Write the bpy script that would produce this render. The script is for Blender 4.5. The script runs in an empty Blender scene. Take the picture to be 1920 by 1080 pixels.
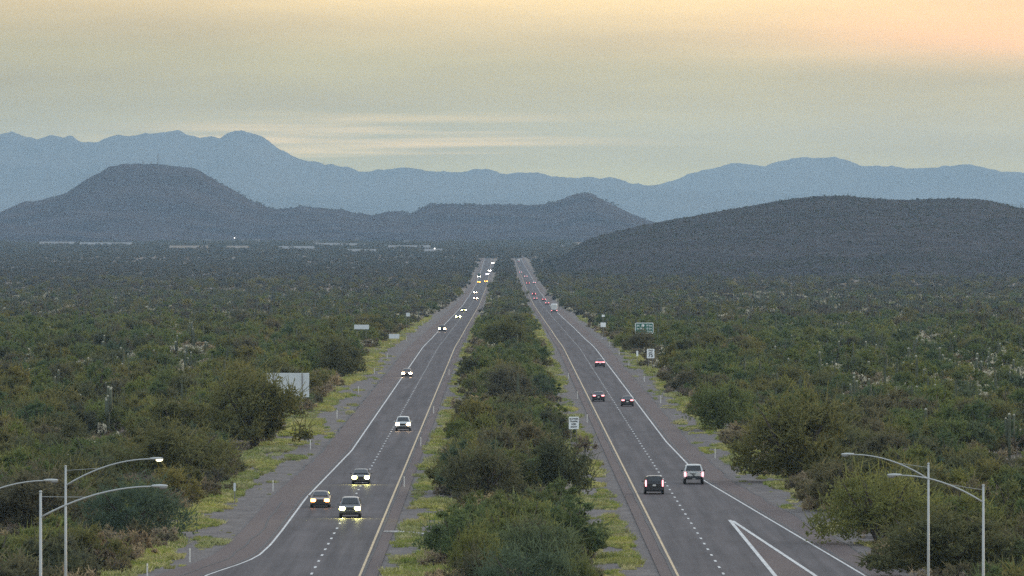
import bpy, bmesh, math, random
import numpy as np
from mathutils import Vector, Matrix
R = math.radians
rng = np.random.default_rng(7)
random.seed(7)
scene = bpy.context.scene
COL = scene.collection

# ------------------------------------------------------------------ camera
F = 15500.0          # focal length in pixels of the 1920 px wide photograph
HC = 26.9            # camera height above the near road
cam_d = bpy.data.cameras.new('camera')
cam_d.sensor_width = 36.0
cam_d.lens = F / 1920 * 36.0
cam_d.clip_start = 1.0
cam_d.clip_end = 120000.0
cam = bpy.data.objects.new('camera', cam_d)
COL.objects.link(cam)
cam.location = (0, 0, HC)
cam.rotation_euler = (R(90) - 110 / F, 0, -15 / F)
scene.camera = cam

# ------------------------------------------------------------------ sky, sun, exposure
SUN_AZ = R(48)       # to the right of the view
SUN_EL = R(7)
world = bpy.data.worlds.new('World')
scene.world = world
world.use_nodes = True
nt = world.node_tree
nt.nodes.clear()
def N(tree, t, **kw):
    n = tree.nodes.new(t)
    for k, v in kw.items():
        setattr(n, k, v)
    return n
def ramp(tree, stops, interp='LINEAR'):
    n = tree.nodes.new('ShaderNodeValToRGB')
    cr = n.color_ramp
    cr.interpolation = interp
    while len(cr.elements) > 1:
        cr.elements.remove(cr.elements[-1])
    cr.elements[0].position = stops[0][0]
    cr.elements[0].color = (*stops[0][1], 1)
    for p, c in stops[1:]:
        e = cr.elements.new(p)
        e.color = (*c, 1)
    return n
def math_n(tree, op, a, b=None, c=None, clamp=False):
    n = tree.nodes.new('ShaderNodeMath')
    n.operation = op
    n.use_clamp = clamp
    for i, v in enumerate((a, b, c)):
        if v is None:
            continue
        if isinstance(v, (int, float)):
            n.inputs[i].default_value = v
        else:
            tree.links.new(v, n.inputs[i])
    return n.outputs[0]
def mixc(tree, fac, a, b, blend='MIX'):
    n = tree.nodes.new('ShaderNodeMix')
    n.data_type = 'RGBA'
    n.blend_type = blend
    for s, v in ((0, fac), (6, a), (7, b)):
        if isinstance(v, (int, float)):
            n.inputs[s].default_value = v
        elif isinstance(v, tuple):
            n.inputs[s].default_value = (*v, 1) if len(v) == 3 else v
        else:
            tree.links.new(v, n.inputs[s])
    return n.outputs[2]

sky = N(nt, 'ShaderNodeTexSky')
sky.sky_type = 'NISHITA'
sky.sun_disc = False
sky.sun_elevation = SUN_EL
sky.sun_rotation = SUN_AZ
sky.dust_density = 3.0
bg1 = N(nt, 'ShaderNodeBackground')
bg1.inputs['Strength'].default_value = 0.10
nt.links.new(sky.outputs[0], bg1.inputs['Color'])
tc = N(nt, 'ShaderNodeTexCoord')
sep = N(nt, 'ShaderNodeSeparateXYZ')
nt.links.new(tc.outputs['Generated'], sep.inputs[0])
zz = math_n(nt, 'MAXIMUM', sep.outputs['Z'], 0.0)
tt = math_n(nt, 'POWER', zz, 0.4)
# thin high cloud over the whole dome, warm and bright low towards the sunrise
xs = N(nt, 'ShaderNodeMapRange')
xs.inputs['From Min'].default_value = -0.09
xs.inputs['From Max'].default_value = 0.09
xs.inputs['To Min'].default_value = -0.016
xs.inputs['To Max'].default_value = 0.014
nt.links.new(sep.outputs['X'], xs.inputs['Value'])
tt = math_n(nt, 'ADD', tt, xs.outputs[0])
crm = ramp(nt, [(0.0, (0.46, 0.50, 0.17)), (0.13, (0.48, 0.49, 0.17)), (0.165, (0.45, 0.45, 0.17)), (0.208, (0.44, 0.42, 0.19)),
                (0.226, (0.66, 0.54, 0.26)), (0.240, (0.98, 0.74, 0.34)), (0.30, (1.15, 0.90, 0.56)),
                (0.45, (1.06, 1.02, 0.96)), (0.65, (1.02, 1.12, 1.24)), (1.0, (1.02, 1.17, 1.36))])
nt.links.new(tt, crm.inputs[0])
mp = N(nt, 'ShaderNodeMapping')
mp.inputs['Scale'].default_value = (11, 3, 100)
nt.links.new(tc.outputs['Generated'], mp.inputs[0])
nz = N(nt, 'ShaderNodeTexNoise')
nz.inputs['Scale'].default_value = 1.6
nz.inputs['Detail'].default_value = 5
nz.inputs['Roughness'].default_value = 0.55
nt.links.new(mp.outputs[0], nz.inputs['Vector'])
mp2 = N(nt, 'ShaderNodeMapping')
mp2.inputs['Scale'].default_value = (14, 4, 420)
mp2.inputs['Rotation'].default_value = (0, R(0.6), 0)
nt.links.new(tc.outputs['Generated'], mp2.inputs[0])
nz2 = N(nt, 'ShaderNodeTexNoise')
nz2.inputs['Scale'].default_value = 1.0
nz2.inputs['Detail'].default_value = 4
nt.links.new(mp2.outputs[0], nz2.inputs['Vector'])
# soft large variation
v1 = math_n(nt, 'MULTIPLY_ADD', nz.outputs[0], 0.9, 0.55)
# thin bright streaks low in the middle, pinkish glow high on the sunrise side
def bump(v, c, w):
    q_ = math_n(nt, 'DIVIDE', math_n(nt, 'SUBTRACT', v, c), w)
    return math_n(nt, 'EXPONENT', math_n(nt, 'MULTIPLY', math_n(nt, 'MULTIPLY', q_, q_), -1.0))
st = math_n(nt, 'MULTIPLY', math_n(nt, 'SUBTRACT', nz2.outputs[0], 0.49), 8.0, clamp=True)
st = math_n(nt, 'MULTIPLY', st, bump(sep.outputs['Z'], 0.0106, 0.0028))
st = math_n(nt, 'MULTIPLY', st, bump(sep.outputs['X'], -0.016, 0.024))
xd = N(nt, 'ShaderNodeMapRange')
for k_, v_ in (('From Min', -0.07), ('From Max', 0.0), ('To Min', 0.82), ('To Max', 1.0)):
    xd.inputs[k_].default_value = v_
nt.links.new(sep.outputs['X'], xd.inputs['Value'])
v1 = math_n(nt, 'MULTIPLY', v1, xd.outputs[0])
cc = mixc(nt, 1.0, crm.outputs[0], v1, 'MULTIPLY')
cc = mixc(nt, st, cc, (1.28, 0.96, 0.38))
pk = math_n(nt, 'MULTIPLY', bump(sep.outputs['Z'], 0.0245, 0.0035), bump(sep.outputs['X'], 0.068, 0.028))
pk = math_n(nt, 'MULTIPLY', pk, math_n(nt, 'MULTIPLY_ADD', nz.outputs[0], 1.4, 0.1), clamp=True)
cc = mixc(nt, pk, cc, (1.35, 0.66, 0.30))
bg2 = N(nt, 'ShaderNodeBackground')
bg2.inputs['Strength'].default_value = 1.0
nt.links.new(cc, bg2.inputs['Color'])
ad = N(nt, 'ShaderNodeAddShader')
nt.links.new(bg1.outputs[0], ad.inputs[0])
nt.links.new(bg2.outputs[0], ad.inputs[1])
wo = N(nt, 'ShaderNodeOutputWorld')
nt.links.new(ad.outputs[0], wo.inputs[0])

sun_d = bpy.data.lights.new('sun', 'SUN')
sun_d.energy = 0.5
sun_d.angle = R(14)
sun_d.color = (1.0, 0.86, 0.68)
sun = bpy.data.objects.new('sun', sun_d)
COL.objects.link(sun)
d = Vector((math.sin(SUN_AZ) * math.cos(SUN_EL), math.cos(SUN_AZ) * math.cos(SUN_EL), math.sin(SUN_EL)))
sun.rotation_euler = d.to_track_quat('Z', 'Y').to_euler()

vs = scene.view_settings
vs.view_transform = 'Standard'
vs.look = 'None'
vs.exposure = 0.0
vs.gamma = 1.0
vs.use_curve_mapping = False
cy = scene.cycles
cy.max_bounces = 4
cy.diffuse_bounces = 2
cy.glossy_bounces = 2
cy.transmission_bounces = 2
cy.volume_bounces = 0
cy.transparent_max_bounces = 4
cy.sample_clamp_indirect = 3.0
cy.sample_clamp_direct = 60.0
cy.use_denoising = False
cy.denoiser = 'OPENIMAGEDENOISE'
cy.denoising_input_passes = 'RGB_ALBEDO_NORMAL'

# ------------------------------------------------------------------ materials
MATS = {}
def newmat(name):
    m = bpy.data.materials.new(name)
    m.use_nodes = True
    t = m.node_tree
    t.nodes.clear()
    MATS[name] = m
    o = t.nodes.new('ShaderNodeOutputMaterial')
    return m, t, o
def simple(name, col, rough=0.6, metal=0.0, emit=None, strength=0.0, spec=0.5, var=0.0):
    m, t, o = newmat(name)
    b = t.nodes.new('ShaderNodeBsdfPrincipled')
    b.inputs['Base Color'].default_value = (*col, 1)
    if var:
        n = t.nodes.new('ShaderNodeTexNoise')
        n.inputs['Scale'].default_value = 3.0
        n.inputs['Detail'].default_value = 6
        g = t.nodes.new('ShaderNodeNewGeometry')
        t.links.new(g.outputs['Position'], n.inputs['Vector'])
        r = ramp(t, [(0.3, tuple(c * (1 - var) for c in col)), (0.7, tuple(min(1, c * (1 + var)) for c in col))])
        t.links.new(n.outputs[0], r.inputs[0])
        t.links.new(r.outputs[0], b.inputs['Base Color'])
    b.inputs['Roughness'].default_value = rough
    b.inputs['Metallic'].default_value = metal
    b.inputs['Specular IOR Level'].default_value = spec
    if emit:
        b.inputs['Emission Color'].default_value = (*emit, 1)
        b.inputs['Emission Strength'].default_value = strength
    t.links.new(b.outputs[0], o.inputs[0])
    return m
def noise_col(t, scale, stops, detail=6, stretch=(1, 1, 1), rough=0.6):
    g = t.nodes.new('ShaderNodeNewGeometry')
    mpn = t.nodes.new('ShaderNodeMapping')
    mpn.inputs['Scale'].default_value = stretch
    t.links.new(g.outputs['Position'], mpn.inputs[0])
    n = t.nodes.new('ShaderNodeTexNoise')
    n.inputs['Scale'].default_value = scale
    n.inputs['Detail'].default_value = detail
    n.inputs['Roughness'].default_value = rough
    t.links.new(mpn.outputs[0], n.inputs['Vector'])
    r = ramp(t, stops)
    t.links.new(n.outputs[0], r.inputs[0])
    return r.outputs[0], n.outputs[0]
def ground_mat(name, layers, rough=0.9, spec=0.3, bump=0.0):
    """layers: list of (scale, stops, stretch); multiplied together"""
    m, t, o = newmat(name)
    b = t.nodes.new('ShaderNodeBsdfPrincipled')
    c = None
    for sc, stops, stretch in layers:
        cc_, nn = noise_col(t, sc, stops, stretch=stretch)
        c = cc_ if c is None else mixc(t, 1.0, c, cc_, 'MULTIPLY')
    t.links.new(c, b.inputs['Base Color'])
    b.inputs['Roughness'].default_value = rough
    b.inputs['Specular IOR Level'].default_value = spec
    if bump:
        bp = t.nodes.new('ShaderNodeBump')
        bp.inputs['Strength'].default_value = bump
        bp.inputs['Distance'].default_value = 0.05
        t.links.new(nn, bp.inputs['Height'])
        t.links.new(bp.outputs[0], b.inputs['Normal'])
    t.links.new(b.outputs[0], o.inputs[0])
    return m
def road_mat(name, layers):
    m, t, o = newmat(name)
    c = None
    for sc, stops, stretch in layers:
        cc_, nn = noise_col(t, sc, stops, stretch=stretch)
        c = cc_ if c is None else mixc(t, 1.0, c, cc_, 'MULTIPLY')
    df = t.nodes.new('ShaderNodeBsdfDiffuse')
    t.links.new(c, df.inputs[0])
    gl_ = t.nodes.new('ShaderNodeBsdfGlossy')
    gl_.inputs['Roughness'].default_value = 0.42
    mx = t.nodes.new('ShaderNodeMixShader')
    mx.inputs[0].default_value = 0.055
    t.links.new(df.outputs[0], mx.inputs[1])
    t.links.new(gl_.outputs[0], mx.inputs[2])
    t.links.new(mx.outputs[0], o.inputs[0])
    return m
g1 = lambda a, b: [(0.3, (a, a, a)), (0.7, (b, b, b))]
M_asphalt = road_mat('asphalt', [(0.25, [(0.3, (0.074, 0.064, 0.063)), (0.7, (0.096, 0.084, 0.082))], (1, 0.05, 1)),
                                   (1.1, g1(0.72, 1.22), (1, 0.012, 1)), (0.35, g1(0.85, 1.12), (1, 0.2, 1)), (14.0, g1(0.75, 1.25), (1, 1, 1))])
M_shoulder = ground_mat('shoulder_asphalt', [(0.3, [(0.3, (0.088, 0.068, 0.064)), (0.7, (0.116, 0.091, 0.084))], (1, 0.08, 1)),
                                             (12.0, g1(0.75, 1.25), (1, 1, 1))], rough=0.85, spec=0.1)
M_gravel = ground_mat('gravel', [(0.5, [(0.3, (0.095, 0.084, 0.080)), (0.7, (0.155, 0.138, 0.128))], (1, 0.3, 1)),
                                 (6.0, g1(0.6, 1.35), (1, 0.35, 1))], rough=0.95, spec=0.1, bump=0.6)
M_soil = ground_mat('desert_soil', [(0.03, [(0.3, (0.13, 0.105, 0.085)), (0.7, (0.20, 0.165, 0.135))], (1, 1, 1)),
                                    (1.5, g1(0.65, 1.25), (1, 0.4, 1))], rough=0.95, spec=0.1)
M_seal = ground_mat('crack_sealant', [(3.0, [(0.3, (0.02, 0.02, 0.022)), (0.7, (0.035, 0.034, 0.036))], (1, 1, 1))], rough=0.7)
M_white = ground_mat('white_paint', [(2.5, [(0.3, (0.28, 0.28, 0.27)), (0.65, (0.50, 0.50, 0.48))], (1, 0.2, 1))], rough=0.6)
M_yellow = ground_mat('yellow_paint', [(2.5, [(0.3, (0.30, 0.22, 0.12)), (0.65, (0.46, 0.34, 0.18))], (1, 0.2, 1))], rough=0.6)
M_hill = ground_mat('hill_rock', [(0.012, [(0.3, (0.040, 0.037, 0.038)), (0.7, (0.070, 0.060, 0.058))], (1, 1, 2)),
                                  (0.08, g1(0.6, 1.3), (1, 1, 1))], rough=0.95, spec=0.0)
M_mesa = ground_mat('mesa_rock', [(0.004, [(0.3, (0.034, 0.035, 0.044)), (0.7, (0.066, 0.056, 0.060))], (1, 1, 4)),
                                  (0.03, g1(0.65, 1.25), (1, 1, 1))], rough=0.95, spec=0.0)
M_mount = ground_mat('mountain_rock', [(0.001, [(0.3, (0.05, 0.05, 0.052)), (0.7, (0.085, 0.08, 0.078))], (1, 1, 3))], rough=0.95, spec=0.0)

def leaf_mat(name, cols, hue=0.0, trans=0.5):
    m, t, o = newmat(name)
    oi = t.nodes.new('ShaderNodeObjectInfo')
    n = len(cols)
    r = ramp(t, [(i / max(1, n - 1), c) for i, c in enumerate(cols)])
    t.links.new(oi.outputs['Random'], r.inputs[0])
    c2, _ = noise_col(t, 2.2, [(0.3, (0.50, 0.50, 0.50)), (0.7, (1.5, 1.46, 1.35))], detail=3)
    c = mixc(t, 1.0, r.outputs[0], c2, 'MULTIPLY')
    c3, _ = noise_col(t, 0.02, [(0.35, (0.82, 0.86, 0.95)), (0.65, (1.18, 1.12, 0.95))], detail=2)
    c = mixc(t, 1.0, c, c3, 'MULTIPLY')
    df = t.nodes.new('ShaderNodeBsdfDiffuse')
    tr = t.nodes.new('ShaderNodeBsdfTranslucent')
    t.links.new(c, df.inputs[0])
    t.links.new(c, tr.inputs[0])
    mx = t.nodes.new('ShaderNodeMixShader')
    mx.inputs[0].default_value = trans
    t.links.new(df.outputs[0], mx.inputs[1])
    t.links.new(tr.outputs[0], mx.inputs[2])
    t.links.new(mx.outputs[0], o.inputs[0])
    return m
M_mesq = leaf_mat('mesquite_leaf', [(0.145, 0.148, 0.063), (0.109, 0.120, 0.063), (0.160, 0.144, 0.091), (0.098, 0.112, 0.068), (0.182, 0.170, 0.066), (0.131, 0.137, 0.058)])
M_palo = leaf_mat('palo_verde_leaf', [(0.148, 0.179, 0.058), (0.103, 0.146, 0.071), (0.178, 0.190, 0.066), (0.098, 0.135, 0.086)])
M_creo = leaf_mat('creosote_leaf', [(0.139, 0.129, 0.071), (0.187, 0.151, 0.119), (0.335, 0.282, 0.203), (0.119, 0.120, 0.076), (0.168, 0.144, 0.096), (0.155, 0.148, 0.076)])
M_far = leaf_mat('far_scrub_leaf', [(0.093, 0.093, 0.072), (0.114, 0.104, 0.090), (0.084, 0.091, 0.074), (0.123, 0.110, 0.096)])
M_grass = leaf_mat('verge_grass', [(0.27, 0.31, 0.075), (0.36, 0.35, 0.15), (0.18, 0.24, 0.06), (0.46, 0.44, 0.24), (0.26, 0.24, 0.11)], trans=0.35)
M_bark = simple('bark', (0.075, 0.06, 0.05), 0.9, var=0.3)
M_sag = simple('saguaro_skin', (0.055, 0.066, 0.036), 0.8, var=0.25)
M_sagtop = simple('saguaro_pale_tip', (0.34, 0.33, 0.25), 0.9)
M_cholstem = simple('cholla_stem', (0.045, 0.04, 0.03), 0.9)
M_choltip = simple('cholla_spines', (0.46, 0.43, 0.31), 0.9, var=0.25)
M_galv = simple('galvanised_steel', (0.36, 0.38, 0.37), 0.55, 0.2)
M_signback = simple('bare_aluminium', (0.55, 0.60, 0.62), 0.5, 0.2)
M_signpost = simple('sign_post_steel', (0.22, 0.21, 0.20), 0.6, 0.3)
M_signwhite = simple('sign_white', (0.74, 0.78, 0.78), 0.5)
M_signgreen = simple('sign_green', (0.008, 0.11, 0.075), 0.5)
M_black = simple('sign_black', (0.012, 0.012, 0.014), 0.6)
M_post = simple('delineator_white', (0.62, 0.60, 0.55), 0.6)
M_reflect = simple('reflector_sheet', (0.75, 0.72, 0.62), 0.3)
M_tyre = simple('tyre_rubber', (0.018, 0.018, 0.018), 0.85)
M_rim = simple('wheel_rim', (0.35, 0.35, 0.36), 0.35, 0.6)
M_glass = simple('car_glass', (0.012, 0.014, 0.016), 0.12)
M_trim = simple('black_trim', (0.02, 0.02, 0.022), 0.6)
M_plate = simple('licence_plate', (0.55, 0.55, 0.52), 0.5)
M_tail = simple('taillight_lit', (0.5, 0.02, 0.02), 0.3, emit=(1.0, 0.30, 0.34), strength=4.0)
M_taildim = simple('taillight_red', (0.45, 0.015, 0.02), 0.3, emit=(1.0, 0.05, 0.06), strength=1.2)
M_hl = {'white': simple('headlight_white', (0.9, 0.9, 0.9), 0.2, emit=(1.0, 0.92, 0.80), strength=240),
        'yellow': simple('headlight_yellow', (0.9, 0.9, 0.7), 0.2, emit=(1.0, 0.98, 0.30), strength=330),
        'amber': simple('headlight_amber', (0.9, 0.6, 0.3), 0.2, emit=(1.0, 0.36, 0.05), strength=30),
        'blue': simple('headlight_cool', (0.8, 0.8, 0.95), 0.2, emit=(0.86, 0.80, 1.0), strength=200),
        'pink': simple('headlight_warm', (0.9, 0.8, 0.8), 0.2, emit=(1.0, 0.70, 0.40), strength=120)}
M_lamp = simple('street_lamp_lens_lit', (0.8, 0.7, 0.5), 0.3, emit=(1.0, 0.88, 0.5), strength=4)
M_lens = simple('street_lamp_lens', (0.22, 0.23, 0.22), 0.4)
M_flood = simple('flood_lamp_lit', (0.9, 0.9, 0.9), 0.3, emit=(1.0, 0.98, 0.92), strength=5)
M_bwall = simple('pale_metal_wall', (0.19, 0.185, 0.18), 0.95, spec=0.1, var=0.1)
M_bwall2 = simple('tan_wall', (0.18, 0.15, 0.12), 0.95, spec=0.1, var=0.1)
M_broof = simple('white_roof', (0.17, 0.17, 0.168), 0.95, spec=0.1)
M_droof = simple('dark_roof', (0.10, 0.09, 0.09), 0.8)
M_log = simple('weathered_wood', (0.45, 0.43, 0.40), 0.8, var=0.2)
M_mast = simple('mast_steel', (0.16, 0.16, 0.17), 0.6)
PAINT = {}
def paint(col, rough=0.3):
    k = (col, rough)
    if k not in PAINT:
        PAINT[k] = simple('car_paint', col, rough, 0.15)
    return PAINT[k]

# ------------------------------------------------------------------ helpers
class MB:
    def __init__(s):
        s.v = []
        s.f = []
    def add(s, vs_, fs_):
        o = len(s.v)
        s.v += [tuple(p) for p in vs_]
        s.f += [tuple(i + o for i in f) for f in fs_]
        return s
    def box(s, c, size, taper=1.0):
        x, y, z = c
        a, b, h = (q / 2 for q in size)
        t = taper
        s.add([(x - a, y - b, z - h), (x + a, y - b, z - h), (x + a, y + b, z - h), (x - a, y + b, z - h),
               (x - a * t, y - b * t, z + h), (x + a * t, y - b * t, z + h), (x + a * t, y + b * t, z + h), (x - a * t, y + b * t, z + h)],
              [(0, 3, 2, 1), (4, 5, 6, 7), (0, 1, 5, 4), (1, 2, 6, 5), (2, 3, 7, 6), (3, 0, 4, 7)])
        return s
    def tube(s, pts, rad, seg=6, cap=True):
        pts = [Vector(p) for p in pts]
        if isinstance(rad, (int, float)):
            rad = [rad] * len(pts)
        o = len(s.v)
        for i, p in enumerate(pts):
            dr = (pts[min(i + 1, len(pts) - 1)] - pts[max(i - 1, 0)]).normalized()
            u = dr.orthogonal().normalized() if abs(dr.z) > 0.95 else dr.cross(Vector((0, 0, 1))).normalized()
            w = dr.cross(u)
            for k in range(seg):
                a = 2 * math.pi * k / seg
                s.v.append(tuple(p + (u * math.cos(a) + w * math.sin(a)) * rad[i]))
        for i in range(len(pts) - 1):
            for k in range(seg):
                k2 = (k + 1) % seg
                s.f.append((o + i * seg + k, o + i * seg + k2, o + (i + 1) * seg + k2, o + (i + 1) * seg + k))
        if cap:
            s.f.append(tuple(o + k for k in range(seg))[::-1])
            s.f.append(tuple(o + (len(pts) - 1) * seg + k for k in range(seg)))
        return s
    def loft(s, rings):
        o = len(s.v)
        n = len(rings[0])
        for r in rings:
            s.v += [tuple(p) for p in r]
        for i in range(len(rings) - 1):
            for k in range(n):
                k2 = (k + 1) % n
                s.f.append((o + i * n + k, o + i * n + k2, o + (i + 1) * n + k2, o + (i + 1) * n + k))
        s.f.append(tuple(o + k for k in range(n))[::-1])
        s.f.append(tuple(o + (len(rings) - 1) * n + k for k in range(n)))
        return s
    def mesh(s, name, mat, smooth=False):
        me = bpy.data.meshes.new(name)
        me.from_pydata(s.v, [], s.f)
        if mat is not None:
            me.materials.append(mat)
        if smooth:
            me.polygons.foreach_set('use_smooth', [True] * len(me.polygons))
        me.update()
        return me
    def build(s, name, mat, parent=None, loc=None, smooth=False):
        o = bpy.data.objects.new(name, s.mesh(name, mat, smooth))
        COL.objects.link(o)
        if parent is not None:
            o.parent = parent
        if loc is not None:
            o.location = loc
        return o
def np_mesh(name, verts, quads, mat, mats=None, midx=None):
    me = bpy.data.meshes.new(name)
    nv, nf = len(verts), len(quads)
    k = quads.shape[1]
    me.vertices.add(nv)
    me.vertices.foreach_set('co', verts.astype(np.float32).ravel())
    me.loops.add(nf * k)
    me.loops.foreach_set('vertex_index', quads.astype(np.int32).ravel())
    me.polygons.add(nf)
    me.polygons.foreach_set('loop_start', np.arange(0, nf * k, k, dtype=np.int32))
    for m in (mats or [mat]):
        me.materials.append(m)
    if midx is not None:
        me.polygons.foreach_set('material_index', midx.astype(np.int32))
    me.update(calc_edges=True)
    return me
def tag(o, label=None, cat=None, group=None, kind=None):
    if label: o['label'] = label
    if cat: o['category'] = cat
    if group: o['group'] = group
    if kind: o['kind'] = kind
    return o
def empty(name, loc, label, cat, group=None, rz=0.0, kind=None):
    o = bpy.data.objects.new(name, None)
    o.empty_display_size = 0.5
    COL.objects.link(o)
    o.location = loc
    o.rotation_euler = (0, 0, rz)
    return tag(o, label, cat, group, kind)
def obj(name, me, parent=None):
    o = bpy.data.objects.new(name, me)
    COL.objects.link(o)
    if parent is not None:
        o.parent = parent
    return o
def _hash(i, j, s):
    h = np.sin(i * 127.1 + j * 311.7 + s * 74.7) * 43758.5453
    return h - np.floor(h)
def vnoise(x, y, s=0):
    x = np.asarray(x, float); y = np.asarray(y, float)
    i = np.floor(x); j = np.floor(y)
    u = x - i; v = y - j
    u = u * u * (3 - 2 * u); v = v * v * (3 - 2 * v)
    a = _hash(i, j, s); b = _hash(i + 1, j, s); c = _hash(i, j + 1, s); e = _hash(i + 1, j + 1, s)
    return (a * (1 - u) + b * u) * (1 - v) + (c * (1 - u) + e * u) * v
def fbm(x, y, s=0, o=4):
    r = 0; a = 0.5; n = 0
    for k in range(o):
        r = r + a * vnoise(np.asarray(x) * 2 ** k, np.asarray(y) * 2 ** k, s + k * 13)
        n += a
        a *= 0.5
    return r / n

# ------------------------------------------------------------------ terrain
PY = np.array([-500, 1900, 2067, 2385, 2870, 3700, 4725, 5400, 6200, 7800, 9000, 10500, 12000, 13500, 16000, 46000], float)
PZ = np.array([0, 0, -0.9, -2.0, -4.0, -7.2, -9.0, -9.2, -8.6, -6.8, -3.3, 0.0, 4.0, 9.0, 12.0, 12.0])
_gy = np.arange(-500, 46000, 20.0)
_gz = np.interp(_gy, PY, PZ)
_ker = np.hanning(15); _ker /= _ker.sum()
_gz = np.convolve(np.pad(_gz, 7, mode='edge'), _ker, mode='valid')
def prof(Y):
    return np.interp(Y, _gy, _gz)
def gz(X, Y):
    X = np.asarray(X, float); Y = np.asarray(Y, float)
    w = np.clip((np.abs(X) - 40) / 60, 0, 1)
    n = (fbm(X / 130, Y / 260, 3, 3) - 0.5) * 3.0
    return prof(Y) + w * n - 0.25 * np.clip((np.abs(X) - 24) / 6, 0, 1)
_ty = np.concatenate([np.arange(300, 3000, 4.0), np.arange(3000, 14000, 20.0)])
_tp = 430 + F * (HC - prof(_ty)) / _ty
_o = np.argsort(_tp)
def Yat(py):
    return float(np.interp(py, _tp[_o], _ty[_o]))
def at(px, py):
    """where the line of sight through photo pixel (px, py) meets the road plain"""
    Y = Yat(py)
    return ((px - 945) * Y / F, Y)
def proj(X, Y, Z):
    return 945 + F * X / Y, 430 + F * (HC - Z) / Y

ylines = np.concatenate([np.arange(-440, 500, 60.0), np.arange(500, 3000, 10.0), np.arange(3000, 9400, 40.0),
                         np.arange(9400, 14000, 150.0), np.arange(14000, 44800, 1500.0), [44800.0]])
xl = np.concatenate([np.arange(0, 60, 6.0), np.arange(60, 300, 12.0), np.arange(300, 900, 40.0), np.arange(900, 6300, 450.0), [6300.0]])
xlines = np.concatenate([-xl[:0:-1], xl])
XX, YY = np.meshgrid(xlines, ylines)
ZZ = gz(XX, YY)
nx, ny = len(xlines), len(ylines)
idx = np.arange(nx * ny).reshape(ny, nx)
q = np.stack([idx[:-1, :-1], idx[:-1, 1:], idx[1:, 1:], idx[1:, :-1]], -1).reshape(-1, 4)
ground = obj('ground', np_mesh('ground', np.stack([XX, YY, ZZ], -1).reshape(-1, 3), q, M_soil))
tag(ground, 'dry tan desert soil showing between the shrubs on the valley plain', 'ground', kind='structure')

def fn(pts):
    """piecewise linear X(Y) from a list of (Y, X)"""
    a = np.array(sorted(pts))
    return lambda Y: np.interp(Y, a[:, 0], a[:, 1])
def strip(name, fl, fr, y0, y1, dz, mat, parent=None, ym=None):
    ys = [y for y in ylines if y0 < y < y1]
    ys = np.array([y0] + ys + [y1])
    l = fl(ys) + 0 * ys
    r = fr(ys) + 0 * ys
    z = prof(ys) + dz
    n = len(ys)
    v = np.concatenate([np.stack([l, ys, z], -1), np.stack([r, ys, z], -1)])
    i = np.arange(n - 1)
    f = np.stack([i, i + n, i + n + 1, i + 1], -1)
    return obj(name, np_mesh(name, v, f, mat), parent)
C = lambda v: (lambda Y: np.full_like(np.asarray(Y, float), v))
YN, YF = 470.0, 9250.0     # near and far end of the carriageways
def A(*pts):
    return [(at(*p)[1], at(*p)[0]) for p in pts]
def bend(X, Y):            # the far end of the road drifts left
    return X - np.clip((np.asarray(Y, float) - 5600) / 3600, 0, 1) ** 1.5 * 3.0
Lw0 = A((388.5, 1080), (420, 1070), (456, 1058), (482, 1046), (506, 1024), (529, 995), (573, 935.5)) + [(1000, -18.5), (9300, -18.5)]
Lw0 = [(YN, at(385, 1080)[0] - 4.5)] + Lw0
LW = fn(Lw0)
LY = C(-11.15)
RY = C(13.45)
rw = A((1619, 1080), (1447, 978), (1319, 902), (1250, 830))
RW = fn([(YN, rw[0][1] + 3.2)] + rw + [(1500, 20.6), (9300, 20.6)])
off = lambda f_, k: (lambda Y: bend(f_(Y) + k, Y))
gravel_l = strip('gravel_verge', lambda Y: bend(LW(Y) - 9.5 + 5.2 * np.clip((Y - 2100) / 2200, 0, 1), Y), lambda Y: bend(LY(Y) + 6.0 - 3.6 * np.clip((Y - 2100) / 2200, 0, 1), Y), YN, YF, 0.03, M_gravel)
tag(gravel_l, 'grey gravel verge along the oncoming carriageway on the left', 'gravel verge', kind='structure')
gravel_r = strip('gravel_verge', lambda Y: bend(RY(Y) - 6.2 + 3.8 * np.clip((Y - 2100) / 2200, 0, 1), Y), lambda Y: bend(RW(Y) + 9.0 - 5.0 * np.clip((Y - 2100) / 2200, 0, 1), Y), YN, YF, 0.034, M_gravel)
tag(gravel_r, 'grey gravel verge along the carriageway with receding traffic on the right', 'gravel verge', kind='structure')
# left carriageway
SL = fn([(YN, -4.2), (Yat(1060), -3.9), (Yat(1000), -3.5), (1100, -3.4), (9300, -3.3)])
car_l = strip('carriageway', off(LW, 0), off(LY, 0.35), YN, YF, 0.12, M_asphalt)
tag(car_l, 'left two lane asphalt carriageway with oncoming headlit cars', 'road', kind='structure')
strip('shoulder', lambda Y: bend(LW(Y) + SL(Y), Y), off(LW, 0), YN, YF, 0.11, M_shoulder, car_l)
strip('shoulder', off(LY, 0.35), off(LY, 1.35), YN, YF, 0.105, M_shoulder, car_l)
strip('edge_line', off(LW, -0.02), off(LW, 0.17), YN, YF, 0.138, M_white, car_l)
strip('yellow_line', off(LY, -0.1), off(LY, 0.09), YN, YF, 0.138, M_yellow, car_l)
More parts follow.
